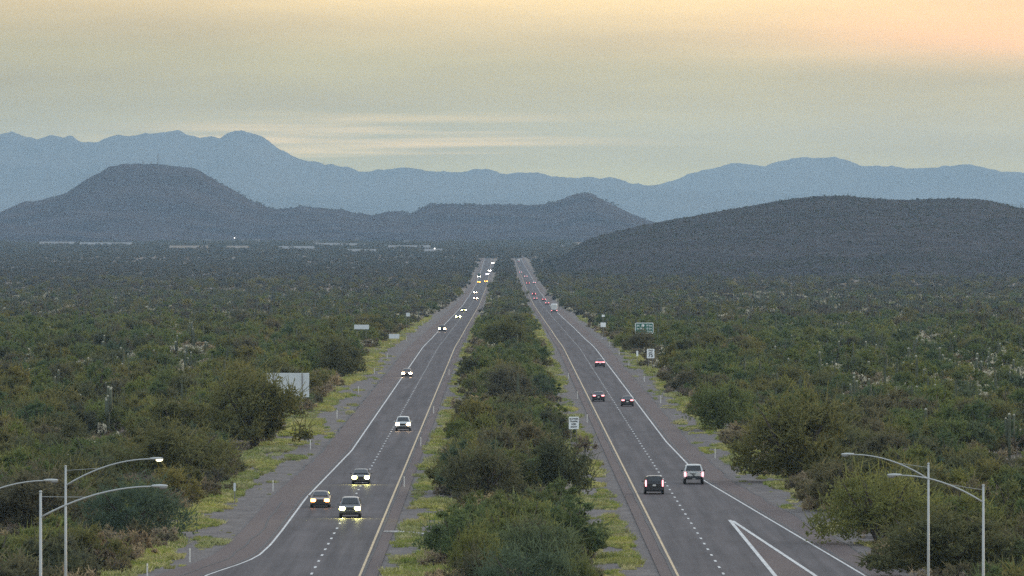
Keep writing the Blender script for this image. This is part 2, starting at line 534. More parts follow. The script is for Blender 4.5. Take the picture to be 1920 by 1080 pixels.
# right carriageway
car_r = strip('carriageway', off(RY, -0.35), off(RW, 0), YN, YF, 0.124, M_asphalt)
tag(car_r, 'right two lane asphalt carriageway with cars driving away and merging ramp', 'road', kind='structure')
strip('shoulder', off(RW, 0), off(RW, 2.9), YN, YF, 0.114, M_shoulder, car_r)
strip('shoulder', off(RY, -1.35), off(RY, -0.35), YN, YF, 0.109, M_shoulder, car_r)
strip('edge_line', off(RW, -0.17), off(RW, 0.02), YN, YF, 0.142, M_white, car_r)
strip('yellow_line', off(RY, -0.1), off(RY, 0.09), YN, YF, 0.142, M_yellow, car_r)
# gore
ga = at(1366, 978)
gl = fn([(YN, 20.9)] + A((1450, 1082)) + [(ga[1], ga[0])])
gr = fn([(YN, at(1530, 1082)[0] + 1.5)] + A((1530, 1082)) + [(ga[1], ga[0] + 0.35)])
strip('gore', gl, gr, YN, ga[1] - 1, 0.132, M_shoulder, car_r)
strip('gore_line', lambda Y: gl(Y) - 0.05, lambda Y: gl(Y) + 0.27, YN, ga[1], 0.15, M_white, car_r)
strip('gore_line', lambda Y: gr(Y) - 0.27, lambda Y: gr(Y) + 0.05, YN, ga[1] - 2.5, 0.155, M_white, car_r)
def dashes(parent, x0, dz):
    mb = MB()
    Y = YN
    while Y < 5200:
        z0, z1 = prof(Y) + dz, prof(Y + 3.05) + dz
        x = float(bend(x0, Y))
        mb.add([(x - .1, Y, z0), (x + .1, Y, z0), (x + .1, Y + 3.4, z1), (x - .1, Y + 3.4, z1)], [(0, 1, 2, 3)])
        Y += 12.2
    o = mb.build('lane_line', M_white, parent)
    o['kind'] = 'stuff'
dashes(car_l, -14.95, 0.14)
dashes(car_r, 17.05, 0.144)
# sealed cracks along the shoulders
def seam(parent, pts, w, dz):
    mb = MB()
    P = [Vector((*p, prof(p[1]) + dz)) for p in pts]
    for a, b in zip(P[:-1], P[1:]):
        s_ = Vector((w / 2, 0, 0))
        mb.add([a - s_, a + s_, b + s_, b - s_], [(0, 1, 2, 3)])
    mb.build('crack_seal', M_seal, parent)
def wig(f_, y0, y1, step, amp, seed):
    ys = np.arange(y0, y1, step)
    return [(float(f_(y) + amp * (vnoise(y / 14, 0, seed) - 0.5) * 2), float(y)) for y in ys]
seam(car_l, wig(lambda y: LW(y) - 1.9, YN, Yat(940), 6, 0.35, 1), 0.16, 0.125)
seam(car_l, wig(lambda y: LW(y) - 0.35, YN, 3000, 12, 0.05, 2), 0.20, 0.122)
seam(car_l, wig(lambda y: LW(y) - 3.45, 900, 1700, 8, 0.3, 3), 0.18, 0.118)
seam(car_l, wig(lambda y: LY(y) + 0.3, YN, 2500, 12, 0.05, 4), 0.15, 0.131)
seam(car_r, wig(lambda y: RW(y) + 0.35, YN, 3000, 12, 0.05, 5), 0.22, 0.126)
seam(car_r, wig(lambda y: RY(y) - 0.32, YN, 3000, 12, 0.05, 6), 0.2, 0.134)
seam(car_r, wig(lambda y: RW(y) + 2.85, 650, 1700, 8, 0.25, 7), 0.16, 0.122)

# ------------------------------------------------------------------ hills and mountains
def ridge(name, pts, Yc, front, back, mat, seed, rough, label, cat, shape=1.4, step=3.0, skyline=0.0):
    P = np.array(pts, float)
    px = np.arange(P[0, 0], P[-1, 0] + 1, step)
    py = np.interp(px, P[:, 0], P[:, 1])
    k = np.hanning(5); k /= k.sum()
    py = np.convolve(np.pad(py, 2, mode='edge'), k, mode='valid')
    X = (px - 945) * Yc / F
    H = HC - (py - 430) * Yc / F
    H = H + (fbm(X / (14 * Yc / F), np.zeros_like(X), seed, 4) - 0.5) * skyline
    ts = np.concatenate([np.linspace(0, 1, 26), [1.15, 1.5]])
    rows = []
    for t in ts:
        if t <= 1:
            Yv = Yc - front * (1 - t)
            z0 = prof(np.full_like(X, Yv)) - 3
            s_ = t ** shape
            Z = z0 + (H - z0) * s_
            amp = rough * (4 * t * (1 - t)) * np.clip((H - z0) / 60, 0, 1)
            nn = fbm(X / (rough * 9), np.full_like(X, Yv) / (rough * 22), seed, 4) - 0.5
            Z = Z + amp * nn * 2.0
            Z = np.minimum(Z, HC + (H - HC) * Yv / Yc - 0.3 * (1 - t)) if t < 1 else Z
        else:
            Yv = Yc + back * (t - 1) * 2
            z0 = prof(np.full_like(X, Yv)) - 3
            Z = z0 + (H - z0) * max(0.0, 1 - (t - 1) * 2) ** 1.2 - 0.0
        Z = np.maximum(Z, z0)
        rows.append(np.stack([X, np.full_like(X, Yv), Z], -1))
    V = np.concatenate(rows)
    n, m = len(X), len(ts)
    ii = np.arange(n * m).reshape(m, n)
    q = np.stack([ii[:-1, :-1], ii[:-1, 1:], ii[1:, 1:], ii[1:, :-1]], -1).reshape(-1, 4)
    me = np_mesh(name, V, q, mat)
    me.polygons.foreach_set('use_smooth', [True] * len(me.polygons))
    o = obj(name, me)
    tag(o, label, cat, kind='structure')
    return X, H, np.stack(rows), ts
ridge('mountain_range', [(-900, 300), (-500, 262), (-200, 280), (-60, 262), (0, 252), (22, 246), (45, 254), (68, 262), (92, 254), (118, 257), (135, 255), (148, 264),
      (185, 266), (205, 257), (220, 253), (243, 256), (260, 251), (290, 249), (318, 246), (333, 243), (350, 252), (362, 253), (375, 259), (385, 256), (398, 256), (410, 259),
      (425, 251), (438, 245), (452, 243), (466, 247), (486, 254), (505, 267), (525, 280), (550, 294), (580, 303), (615, 308), (650, 312), (672, 322), (700, 319), (730, 318), (755, 314), (775, 314),
      (800, 319), (830, 322), (860, 323), (893, 318), (922, 317), (945, 326), (975, 325), (1010, 324), (1040, 330), (1075, 334), (1105, 332), (1123, 337), (1143, 332), (1165, 337), (1190, 345), (1215, 347),
      (1240, 352), (1300, 357), (1400, 358), (1480, 364), (1600, 371), (1760, 374), (1920, 378), (2400, 385), (2800, 390)],
      39500, 6000, 2000, M_mount, 21, 90, 'long blue hazy mountain range across the left and middle horizon', 'mountain range', skyline=16.0)
ridge('mountain_range', [(900, 400), (1100, 372), (1180, 352), (1235, 346), (1262, 338), (1285, 328), (1320, 319), (1350, 313), (1378, 305), (1400, 308), (1430, 312), (1460, 303), (1490, 295), (1510, 295), (1530, 297), (1566, 293),
      (1590, 301), (1615, 310), (1660, 311), (1720, 316), (1760, 313), (1790, 310), (1820, 308), (1850, 314), (1880, 322), (1900, 321), (1920, 324), (2100, 318), (2400, 330), (2700, 345)],
      43000, 2200, 1200, M_mount, 33, 70, 'paler far mountain range on the right horizon behind the near hill', 'mountain range', skyline=13.0)
mesaX, mesaH, _, _ = ridge('mesa', [(-700, 430), (-300, 420), (-80, 412), (0, 398), (45, 378), (60, 377), (100, 370), (130, 358), (160, 336), (190, 322), (206, 311), (230, 308), (262, 307), (310, 309), (345, 313), (370, 317),
      (395, 332), (425, 350), (460, 370), (505, 391), (525, 392), (545, 391), (565, 387), (600, 390), (640, 394), (680, 401), (703, 404), (720, 398), (745, 396), (770, 400), (790, 390), (806, 382),
      (860, 383), (930, 384), (1000, 384), (1025, 382), (1045, 376), (1062, 370), (1085, 362), (1098, 361), (1110, 363), (1125, 372), (1150, 384), (1180, 398), (1222, 416), (1260, 428), (1300, 436), (1340, 444)],
      14500, 1700, 900, M_mesa, 45, 22, 'flat topped blue mesa with long lower ridge in the middle distance', 'mesa', shape=1.1, skyline=4.0)
ridge('hill', [(-600, 380), (-300, 395), (-60, 412), (0, 417), (60, 424), (130, 431), (190, 437), (240, 442), (300, 450)],
      13000, 700, 400, M_mesa, 57, 12, 'low dark foothill in front of the mesa at the left edge', 'hill', shape=1.2, skyline=2.0)
hill_pts = [(1030, 489), (1058, 481), (1075, 464), (1100, 450), (1130, 440), (1170, 430), (1215, 421), (1250, 413), (1290, 407), (1330, 399), (1370, 392), (1410, 386), (1450, 378), (1490, 372), (1530, 368), (1560, 367), (1590, 367), (1620, 371),
      (1660, 374), (1700, 375), (1740, 373), (1790, 372), (1830, 373), (1860, 377), (1900, 387), (1930, 393), (2000, 402), (2150, 410), (2400, 440), (2600, 470)]
hX, hH, hRows, hts = ridge('hill', hill_pts, 7600, 1700, 1500, M_hill, 69, 9, 'broad brown scrub covered hill rising on the right', 'hill', shape=1.0, skyline=0.5)

# ------------------------------------------------------------------ plant meshes
def leaves(r, cen, rad, n, size, flat=0.75, aspect=0.6, surf=0.45):
    """n leaf-sized quads in an ellipsoid clump"""
    d_ = r.normal(size=(n, 3)); d_ /= np.linalg.norm(d_, axis=1)[:, None]
    rr = r.random(n) ** surf
    c = cen + d_ * rr[:, None] * rad * np.array([1, 1, flat])
    u = r.normal(size=(n, 3)); u /= np.linalg.norm(u, axis=1)[:, None]
    w = np.cross(u, r.normal(size=(n, 3))); w /= np.linalg.norm(w, axis=1)[:, None]
    sz = size * (0.6 + 0.8 * r.random(n))[:, None]
    u = u * sz; w = w * sz * aspect
    return np.stack([c - u - w, c + u - w, c + u + w, c - u + w], 1).reshape(-1, 3)
def quads_of(v):
    return np.arange(len(v)).reshape(-1, 4)
def crown_verts(r, w, h, n, leaf, nclump, low=0.14, sprays=5):
    out = []
    ph = r.random(3) * 6.283
    for k in range(nclump):
        a = r.random() * 6.283
        lob = 1 + .22 * math.sin(2 * a + ph[0]) + .16 * math.sin(3 * a + ph[1])
        rr = math.sqrt(r.random()) * 0.42 * w * lob
        top = max(0.0, 1 - (rr / (0.56 * w)) ** 2)
        zc = h * (low + (0.90 - low) * (0.12 + 0.88 * r.random()) * (0.30 + 0.70 * top) * (.85 + .3 * r.random()))
        rc = w * (0.05 + 0.09 * r.random())
        m = max(5, int(n / nclump * (0.5 + 1.0 * r.random())))
        c0 = np.array([math.cos(a) * rr, math.sin(a) * rr, zc])
        out.append(leaves(r, c0, rc, m, leaf, aspect=.45))
        # thin sprays that break the outline
        ns = sprays
        d_ = r.normal(size=(ns, 3)); d_[:, 2] = np.abs(d_[:, 2]) + .3
        d_ /= np.linalg.norm(d_, axis=1)[:, None]
        L = rc * (1.2 + 1.1 * r.random(ns))[:, None]
        b = c0 + d_ * rc * .5
        e_ = c0 + d_ * L
        wv = np.cross(d_, r.normal(size=(ns, 3))); wv /= np.linalg.norm(wv, axis=1)[:, None]; wv *= leaf * .38
        out.append(np.stack([b - wv, b + wv, e_ + wv * .4, e_ - wv * .4], 1).reshape(-1, 3))
    v = np.concatenate(out)
    v[:, 2] = np.maximum(v[:, 2], 0.02)
    return v
def trunk_mb(r, w, h, stems=3):
    mb = MB()
    for k in range(stems):
        a = r.random() * 6.283
        dx, dy = math.cos(a), math.sin(a)
        s_ = w * (0.12 + 0.14 * r.random())
        p1 = (dx * s_ * .4, dy * s_ * .4, h * .28)
        p2 = (dx * s_, dy * s_, h * .55)
        p3 = (dx * s_ * 1.5 + r.normal() * .2, dy * s_ * 1.5 + r.normal() * .2, h * .8)
        mb.tube([(dx * .08, dy * .08, -0.25), p1, p2, p3], [h * .028, h * .022, h * .014, h * .005], 5, False)
        for q_ in range(2):
            b = a + r.normal() * .9
            p4 = (p1[0] + math.cos(b) * w * .2, p1[1] + math.sin(b) * w * .2, h * (.5 + .15 * r.random()))
            mb.tube([p1, p4], [h * .014, h * .004], 4, False)
    return mb
def make_variants(kind, n, w, h, nl, leaf, ncl, mat, stems, low=0.14):
    out = []
    for i in range(n):
        r = np.random.default_rng(sum(ord(ch) for ch in kind) * 101 + i * 17)
        ww, hh = w * (0.85 + 0.3 * r.random()), h * (0.85 + 0.3 * r.random())
        cv = crown_verts(r, ww, hh, nl, leaf, ncl, low)
        cm = np_mesh('crown', cv, quads_of(cv), mat)
        tm = trunk_mb(r, ww, hh, stems).mesh('trunk', M_bark)
        out.append((cm, tm, ww, hh))
    return out
V_mesq = make_variants('m', 7, 6.6, 4.4, 3600, 0.12, 60, M_mesq, 4)
V_palo = make_variants('p', 6, 5.6, 4.6, 2800, 0.11, 52, M_palo, 4)
V_creo = make_variants('c', 6, 2.6, 1.8, 700, 0.085, 26, M_creo, 6, low=0.12)
V_hero = {'mesquite_tree': make_variants('hm', 4, 9.5, 6.0, 7500, 0.125, 130, M_mesq, 5, low=.08),
          'palo_verde_tree': make_variants('hp', 4, 9.5, 6.0, 7500, 0.115, 130, M_palo, 5, low=.08),
          'creosote_bush': V_creo}
# lighter meshes for the masses farther away
mass_col = bpy.data.collections.new('scrub_sources')
def mass_obj(name, vs_, mats, midx=None):
    o = bpy.data.objects.new(name, np_mesh(name, vs_, quads_of(vs_), None, mats=mats, midx=midx))
    mass_col.objects.link(o)
order = []
for i in range(4):
    r = np.random.default_rng(900 + i)
    mass_obj(f'a{i}_mesquite', crown_verts(r, 6.4, 4.2, 800, 0.22, 34, sprays=3), [M_mesq]); order.append('mid')
for i in range(3):
    r = np.random.default_rng(930 + i)
    mass_obj(f'b{i}_palo', crown_verts(r, 5.4, 4.4, 650, 0.20, 30, sprays=3), [M_palo])
for i in range(3):
    r = np.random.default_rng(960 + i)
    mass_obj(f'c{i}_creosote', crown_verts(r, 2.7, 1.8, 190, 0.15, 14, .12, sprays=2), [M_creo])
for i in range(3):
    r = np.random.default_rng(990 + i)
    mass_obj(f'd{i}_far', crown_verts(r, 6.0, 3.8, 150, 0.45, 18, .12, sprays=2), [M_far])
for i in range(2):
    r = np.random.default_rng(1010 + i)
    mass_obj(f'e{i}_farlow', crown_verts(r, 4.0, 2.0, 80, 0.36, 11, .1, sprays=2), [M_far])
def spike_verts(h, rad, arms, seed):
    mb = MB()
    r = random.Random(seed)
    mb.tube([(0, 0, -.3), (0, 0, h * .5), (0, 0, h * .93), (0, 0, h)], [rad * .8, rad, rad * .85, rad * .3], 4, False)
    for k in range(arms):
        a = r.random() * 6.28
        zz_ = h * (.35 + .2 * r.random()); L = rad * 2.4
        mb.tube([(0, 0, zz_), (math.cos(a) * L, math.sin(a) * L, zz_ + .15), (math.cos(a) * L * 1.2, math.sin(a) * L * 1.2, zz_ + h * .3)], [rad * .7] * 3, 4, False)
    v = np.array(mb.v); f = np.array([f for f in mb.f if len(f) == 4])
    return v[f].reshape(-1, 3)
for i in range(2):
    mass_obj(f'f{i}_saguaro', spike_verts(5.5, .25, i * 2, i), [M_sag])
def cholla_verts(r, h=1.5, n=26):
    """stem quads, tip quads"""
    st_, tp = [], []
    for k in range(n):
        a = r.random() * 6.283; e = r.random()
        rr = h * .45 * math.sqrt(r.random())
        p = np.array([math.cos(a) * rr, math.sin(a) * rr, h * (.35 + .6 * e * (1 - .5 * rr / (h * .45)))])
        tp.append(leaves(r, p, h * .10, 9, h * .045, flat=1.1, surf=.3))
        st_.append(leaves(r, p * np.array([.6, .6, .7]), h * .13, 5, h * .05, flat=1.4))
    mb = MB().tube([(0, 0, -.1), (0, 0, h * .5)], [h * .06, h * .04], 4, False)
    v = np.array(mb.v)[np.array(mb.f)].reshape(-1, 3)
    return np.concatenate([v] + st_), np.concatenate(tp)
for i in range(2):
    r = np.random.default_rng(1040 + i)
    a_, b_ = cholla_verts(r, 1.5, 16)
    mass_obj(f'g{i}_cholla', np.concatenate([a_, b_]), [M_cholstem, M_choltip], np.concatenate([np.zeros(len(a_) // 4), np.ones(len(b_) // 4)]))
names = sorted(o.name for o in mass_col.objects)
VI = {n_: i for i, n_ in enumerate(names)}
IDX = {k: [VI[n_] for n_ in names if n_[0] == k] for k in 'abcdefg'}
grass_col = bpy.data.collections.new('grass_sources')
for i in range(4):
    r = np.random.default_rng(70 + i)
    n = 70
    a = r.random(n) * 6.283; rr = np.sqrt(r.random(n)) * .55
    c = np.stack([np.cos(a) * rr, np.sin(a) * rr, np.zeros(n)], -1)
    lean = r.normal(size=(n, 3)) * .16; lean[:, 2] = .22 + .28 * r.random(n)
    wv = r.normal(size=(n, 3)); wv[:, 2] = 0; wv /= np.linalg.norm(wv, axis=1)[:, None]; wv *= .035
    tip = c + lean
    v = np.stack([c - wv, c + wv, tip + wv * .4, tip - wv * .4], 1).reshape(-1, 3)
    o = bpy.data.objects.new(f't{i}_tuft', np_mesh('tuft', v, quads_of(v), M_grass))
    grass_col.objects.link(o)

def scatter(name, P, rz, sc, ix, col, label, cat):
    me = bpy.data.meshes.new(name)
    n = len(P)
    me.vertices.add(n)
    me.vertices.foreach_set('co', np.asarray(P, np.float32).ravel())
    a = me.attributes.new('idx', 'INT', 'POINT'); a.data.foreach_set('value', np.asarray(ix, np.int32))
    a = me.attributes.new('rz', 'FLOAT_VECTOR', 'POINT')
    a.data.foreach_set('vector', np.stack([np.zeros(n), np.zeros(n), rz], -1).astype(np.float32).ravel())
    a = me.attributes.new('scl', 'FLOAT_VECTOR', 'POINT'); a.data.foreach_set('vector', np.asarray(sc, np.float32).ravel())
    o = obj(name, me)
    ng = bpy.data.node_groups.new(name, 'GeometryNodeTree')
    ng.interface.new_socket('Geometry', in_out='INPUT', socket_type='NodeSocketGeometry')
    ng.interface.new_socket('Geometry', in_out='OUTPUT', socket_type='NodeSocketGeometry')
    gi = ng.nodes.new('NodeGroupInput'); go = ng.nodes.new('NodeGroupOutput')
    ci = ng.nodes.new('GeometryNodeCollectionInfo')
    ci.inputs['Collection'].default_value = col
    ci.inputs['Separate Children'].default_value = True
    ci.inputs['Reset Children'].default_value = True
    ip = ng.nodes.new('GeometryNodeInstanceOnPoints')
    ip.inputs['Pick Instance'].default_value = True
    def na(nm, ty):
        n_ = ng.nodes.new('GeometryNodeInputNamedAttribute')
        n_.data_type = ty
        n_.inputs['Name'].default_value = nm
        return n_.outputs[0]
    e2r = ng.nodes.new('FunctionNodeEulerToRotation')
    L = ng.links.new
    L(gi.outputs[0], ip.inputs['Points'])
    L(ci.outputs[0], ip.inputs['Instance'])
    L(na('idx', 'INT'), ip.inputs['Instance Index'])
    L(na('rz', 'FLOAT_VECTOR'), e2r.inputs[0])
    L(e2r.outputs[0], ip.inputs['Rotation'])
    L(na('scl', 'FLOAT_VECTOR'), ip.inputs['Scale'])
    L(ip.outputs[0], go.inputs[0])
    md = o.modifiers.new('scatter', 'NODES')
    md.node_group = ng
    return tag(o, label, cat, kind='stuff')

# ------------------------------------------------------------------ planting
def edges(Y):
    """left verge limits, median limits, right verge limits of the trees"""
    n1 = (vnoise(Y / 28, 1, 5) - .5); n2 = (vnoise(Y / 24, 2, 6) - .5); n3 = (vnoise(Y / 24, 3, 7) - .5); n4 = (vnoise(Y / 30, 4, 8) - .5)
    wide = np.clip((Y - 1500) / 1500, 0, 1)
    l = -29.6 + 4.5 * n1 + 1.5 * wide
    ml = -6.0 + 4.0 * n2 - 1.0 * wide
    mr = 6.8 + 4.0 * n3 + 1.0 * wide
    r_ = 28.5 + 5.0 * n4 - 1.0 * wide
    r_ = r_ + np.clip((900 - Y) / 300, 0, 1) * 4.5
    far = np.clip((Y - 2100) / 2200, 0, 1)
    nr = np.clip((1000 - Y) / 250, 0, 1)
    ml = ml + 1.6 * nr
    mr = mr - 1.4 * nr
    return l + 5.5 * far, ml - 2.6 * far, mr + 3.2 * far, r_ - 4.2 * far
def sample(y0, y1, dens, seed, hw_k=0.066, hw_c=18, pad=0.0):
    r = np.random.default_rng(seed)
    area = (y1 - y0) * 2 * (hw_k * y1 + hw_c)
    n = int(area * dens)
    Y = y0 + (y1 - y0) * r.random(n)
    X = (r.random(n) * 2 - 1) * (hw_k * y1 + hw_c)
    k = np.abs(X) < hw_k * Y + hw_c
    X, Y = X[k], Y[k]
    l, ml, mr, rr = edges(Y)
    k = (Y > 8700) | (X < l - pad) | ((X > ml + pad) & (X < mr - pad)) | (X > rr + pad)
    return X[k], Y[k], r
def openness(X, Y):
    """0 closed thicket .. 1 open cactus ground"""
    o = np.clip((np.abs(X) - 44) / 14, 0, 1) * np.clip((Y - 880) / 120, 0, 1)
    o = o * np.clip(1.2 - np.abs(fbm(X / 60, Y / 160, 11, 3) - .52) * 3.0, 0.25, 1)
    o = np.where(X < 0, o * .55, o)
    return o
cand = []     # kind, X, Y, w, h, scale, rz, variant
def add_kind(kind, V, y0, y1, dens, seed, s0, s1, pad=0.0, thin=0.0, low=1.0):
    X, Y, r = sample(y0, y1, dens, seed, pad=pad)
    op = openness(X, Y)
    keep = r.random(len(X)) > op * thin
    big = fbm(X / 30, Y / 60, seed, 3)
    for x, y, b in zip(X[keep], Y[keep], big[keep]):
        s_ = (s0 + (s1 - s0) * r.random()) * (0.72 + 0.6 * b)
        vi = int(r.integers(len(V)))
        cand.append((kind, x, y, V[vi][2] * s_, V[vi][3] * s_, s_, r.random() * 6.283, vi))
add_kind('mesquite_tree', V_mesq, 535, 1100, 1 / 62, 1, .6, 1.25, pad=2.0, thin=.8)
add_kind('mesquite_tree', V_mesq, 1100, 2500, 1 / 150, 2, .5, 1.15, pad=2.0, thin=.95)
add_kind('palo_verde_tree', V_palo, 535, 1100, 1 / 130, 3, .65, 1.2, pad=2.0, thin=.7)
add_kind('palo_verde_tree', V_palo, 1100, 2500, 1 / 260, 4, .5, 1.1, pad=2.0, thin=.9)
add_kind('creosote_bush', V_creo, 535, 1100, 1 / 11, 5, .5, 1.25, pad=0.0, thin=.6)
add_kind('creosote_bush', V_creo, 1100, 2500, 1 / 15, 6, .5, 1.25, pad=0.0, thin=.8)
add_kind('palo_verde_tree', V_palo, 535, 2500, 1 / 150, 14, .55, 1.05, pad=1.2)
_n = len(cand)
add_kind('palo_verde_tree', V_palo, 560, 2500, 1 / 38, 15, .5, 1.0, pad=1.0)
cand[_n:] = [c for c in cand[_n:] if abs(c[1]) < 12]
# single large trees that stand out in the photograph: kind, px centre, py base, px width, py top, label
heroes = [
 ('palo_verde_tree', 1652, 1022, 215, 888, 'big rounded green palo verde on the gravel edge below the right street lamps'),
 ('mesquite_tree', 1490, 905, 210, 752, 'broad dark olive mesquite crowding the right verge beyond the merge lane'),
 ('palo_verde_tree', 1352, 808, 122, 722, 'bluish green palo verde at the right verge above the white pickup truck'),
 ('mesquite_tree', 1770, 1085, 240, 960, 'dense olive mesquite standing around the foot of the right lamp poles'),
 ('mesquite_tree', 905, 950, 175, 838, 'dark round mesquite at the left front edge of the median strip'),
 ('mesquite_tree', 1045, 935, 160, 815, 'grey olive mesquite in the median left of the dark receding sport utility'),
 ('palo_verde_tree', 1010, 1085, 215, 978, 'bright green palo verde at the very front of the median strip'),
 ('palo_verde_tree', 890, 1090, 120, 985, 'dull green palo verde at the lower left corner of the median strip'),
 ('mesquite_tree', 955, 760, 130, 690, 'dark wide mesquite in the median level with the two receding sedans'),
 ('mesquite_tree', 945, 660, 100, 600, 'small dark mesquite in the far median near the bright headlights'),
 ('mesquite_tree', 478, 838, 190, 704, 'large leafy mesquite hiding the lower left of the big blank sign'),
 ('mesquite_tree', 640, 708, 100, 640, 'dark mesquite on the left verge just beyond the big blank sign'),
 ('mesquite_tree', 330, 905, 220, 800, 'wide green mesquite behind the lit left street lamp'),
 ('palo_verde_tree', 250, 1010, 190, 900, 'yellow green palo verde under the second left lamp arm'),
 ('mesquite_tree', 60, 1000, 230, 880, 'dusky mesquite behind the left lamp poles at the picture edge'),
 ('palo_verde_tree', 985, 1150, 230, 1022, 'fresh green palo verde cut by the lower picture edge in the median middle'),
 ('mesquite_tree', 895, 1140, 140, 1030, 'dull mesquite cut by the lower picture edge at the median left side'),
 ('palo_verde_tree', 1075, 1145, 130, 1036, 'soft green palo verde cut by the lower picture edge at the median right side'),
 ('creosote_bush', 1098, 848, 50, 815, 'low green bush growing at the foot of the keep right sign'),
 ('palo_verde_tree', 1172, 652, 50, 626, 'pale green palo verde right of the distant blank route sign'),
 ('mesquite_tree', 1200, 660, 60, 622, 'olive mesquite growing in front of the green distance sign'),
]
hero_objs = []
for kd, px, pb, pw, pt, lab in heroes:
    x, y = at(px, pb)
    s_ = F / y
    hero_objs.append((kd, x, y, pw / s_ * (1.12 if abs(x) > 18 else .9), (pb - pt) / s_ * (1.15 if abs(x) > 18 else 1.05), lab))
hx = np.array([(h_[1], h_[2], h_[3] / 2) for h_ in hero_objs])
def clear_of_heroes(c):
    # nothing tall in front of or inside a hero tree
    x, y, w = c[1], c[2], c[3]
    s_ = F / y
    p = 945 + x * s_
    for (kd, X, Y, W, H_, lab) in hero_objs:
        S = F / Y
        if math.hypot(x - X, (y - Y) * .6) < W * .5:
            return False
        if y < Y and Y - y < 150 and abs(p - (945 + X * S)) < W * S * .5 + w * s_ * .35:
            top = 430 + s_ * (HC - c[4])
            if top < 430 + S * (HC - H_ * .35):
                return False
    return True
# keep sight lines to signs and lamps that the photograph shows free
keepfree = [(1055, 1098, 775, 812, 1033), (1188, 1232, 650, 690, 1614), (1185, 1230, 600, 622, 1911), (540, 585, 695, 775, 1220),
            (172, 232, 720, 806, Yat(818)), (344, 376, 608, 648, Yat(655)), (1878, 1908, 800, 850, Yat(862)),
            (660, 695, 604, 620, 1940), (725, 755, 620, 640, 1820), (1120, 1140, 586, 640, 2060)]
def clear_view(c):
    x, y, w, h = c[1], c[2], c[3], c[4]
    s_ = F / y
    p = 945 + x * s_; hw = w * s_ * .5
    top = 430 + s_ * (HC - h - float(gz(x, y)))
    bot = 430 + s_ * HC
    for a, b, t, u, Y in keepfree:
        if y < Y + 3 and p + hw > a and p - hw < b and top < u and bot > t:
            return False
    return True
cand = [c for c in cand if clear_of_heroes(c) and clear_view(c)]
cand.sort(key=lambda c: c[2])
# which plants show largest: front to back against a coarse picture
BW, BH = 960, 540
cover = np.zeros((BH, BW), bool)
def show_area(X, Y, w, h, z):
    s_ = F / Y
    cx, cyy = (945 + X * s_) / 2, (430 + (HC - z - h * .52) * s_) / 2
    rx, ry = w * .44 * s_ / 2, h * .46 * s_ / 2
    x0, x1 = max(0, int(cx - rx)), min(BW, int(cx + rx) + 1)
    y0, y1 = max(0, int(cyy - ry)), min(BH, int(cyy + ry) + 1)
    if x1 <= x0 or y1 <= y0:
        return 0
    yy, xx = np.ogrid[y0:y1, x0:x1]
    m = ((xx - cx) / rx) ** 2 + ((yy - cyy) / ry) ** 2 < 1
    sub = cover[y0:y1, x0:x1]
    n = int((m & ~sub).sum())
    sub |= m
    return n
allp = [(c[2], c[1], c[3], c[4], i) for i, c in enumerate(cand)] + [(h_[2], h_[1], h_[3], h_[4], -1) for h_ in hero_objs]
allp.sort()
area = {}
for Y, X, w, h, i in allp:
    a = show_area(X, Y, w, h, float(gz(X, Y)))
    if i >= 0:
        area[i] = a
chosen = set()
for kd, lim in (('mesquite_tree', 285), ('palo_verde_tree', 290), ('creosote_bush', 298)):
    ids = [i for i, c in enumerate(cand) if c[0] == kd and area[i] > 1]
    ids.sort(key=lambda i: -area[i])
    chosen |= set(ids[:lim])
VV = {'mesquite_tree': V_mesq, 'palo_verde_tree': V_palo, 'creosote_bush': V_creo}
CATS = {'mesquite_tree': 'mesquite', 'palo_verde_tree': 'palo verde', 'creosote_bush': 'bush'}
def place_plant(kd, x, y, vi, scl, rz, label, group=None, src=None):
    cm, tm, w, h = (src or VV)[kd][vi]
    e = empty(kd, (x, y, float(gz(x, y))), label, CATS[kd], group, rz)
    e.scale = scl
    obj('crown', cm, e)
    obj('trunk', tm, e)
    return e
SIDE = {'l': 'left of both roads', 'm': 'in the median', 'r': 'right of both roads'}
BAND = [(640, 'in front of the lamp poles', 'front'), (800, 'just behind the lamp poles', 'near'), (1050, 'level with the nearest cars', 'middle'),
        (1350, 'level with the big blank sign', 'sign'), (9e9, 'far back by the small signs', 'far')]
LAB = {'mesquite_tree': 'olive mesquite', 'palo_verde_tree': 'airy green palo verde', 'creosote_bush': 'dusty creosote bush'}
PLU = {'mesquite_tree': 'mesquites', 'palo_verde_tree': 'palo verdes', 'creosote_bush': 'creosote bushes'}
def plant_label(kd, x, y, s_):
    sd = side(x)
    b = next(b_ for b_ in BAND if y < b_[0])
    sz = 'small' if s_ < .68 else ('large' if s_ > .95 else 'middling')
    return f'{sz} {LAB[kd]} {SIDE[sd]}, {b[1]}', f'{sz} {PLU[kd]} {SIDE[sd]}, {b[1]}'
def side(x):
    return 'l' if x < -20 else ('m' if x < 12.5 else 'r')
for kd, x, y, w, h, lab in hero_objs:
    vi = random.randrange(len(V_hero[kd]))
    _, _, vw, vh = V_hero[kd][vi]
    place_plant(kd, x, y, vi, (w / vw, w / vw, h / vh), random.random() * 6.28, lab, src=V_hero)
mP, mR, mS, mI = [], [], [], []
key = {'mesquite_tree': 'a', 'palo_verde_tree': 'b', 'creosote_bush': 'c'}
base = {'a': 6.4, 'b': 5.4, 'c': 2.7}
for i, c in enumerate(cand):
    kd, x, y, w, h, s_, rz, vi = c
    if i in chosen:
        lb, gp = plant_label(kd, x, y, s_)
        place_plant(kd, x, y, vi, (s_, s_, s_), rz, lb, gp)
    else:
        k = key[kd]
        mP.append((x, y, float(gz(x, y)))); mR.append(rz); mS.append((w / base[k],) * 2 + (h / (4.5 if k != 'c' else 1.9),)); mI.append(IDX[k][vi % len(IDX[k])])
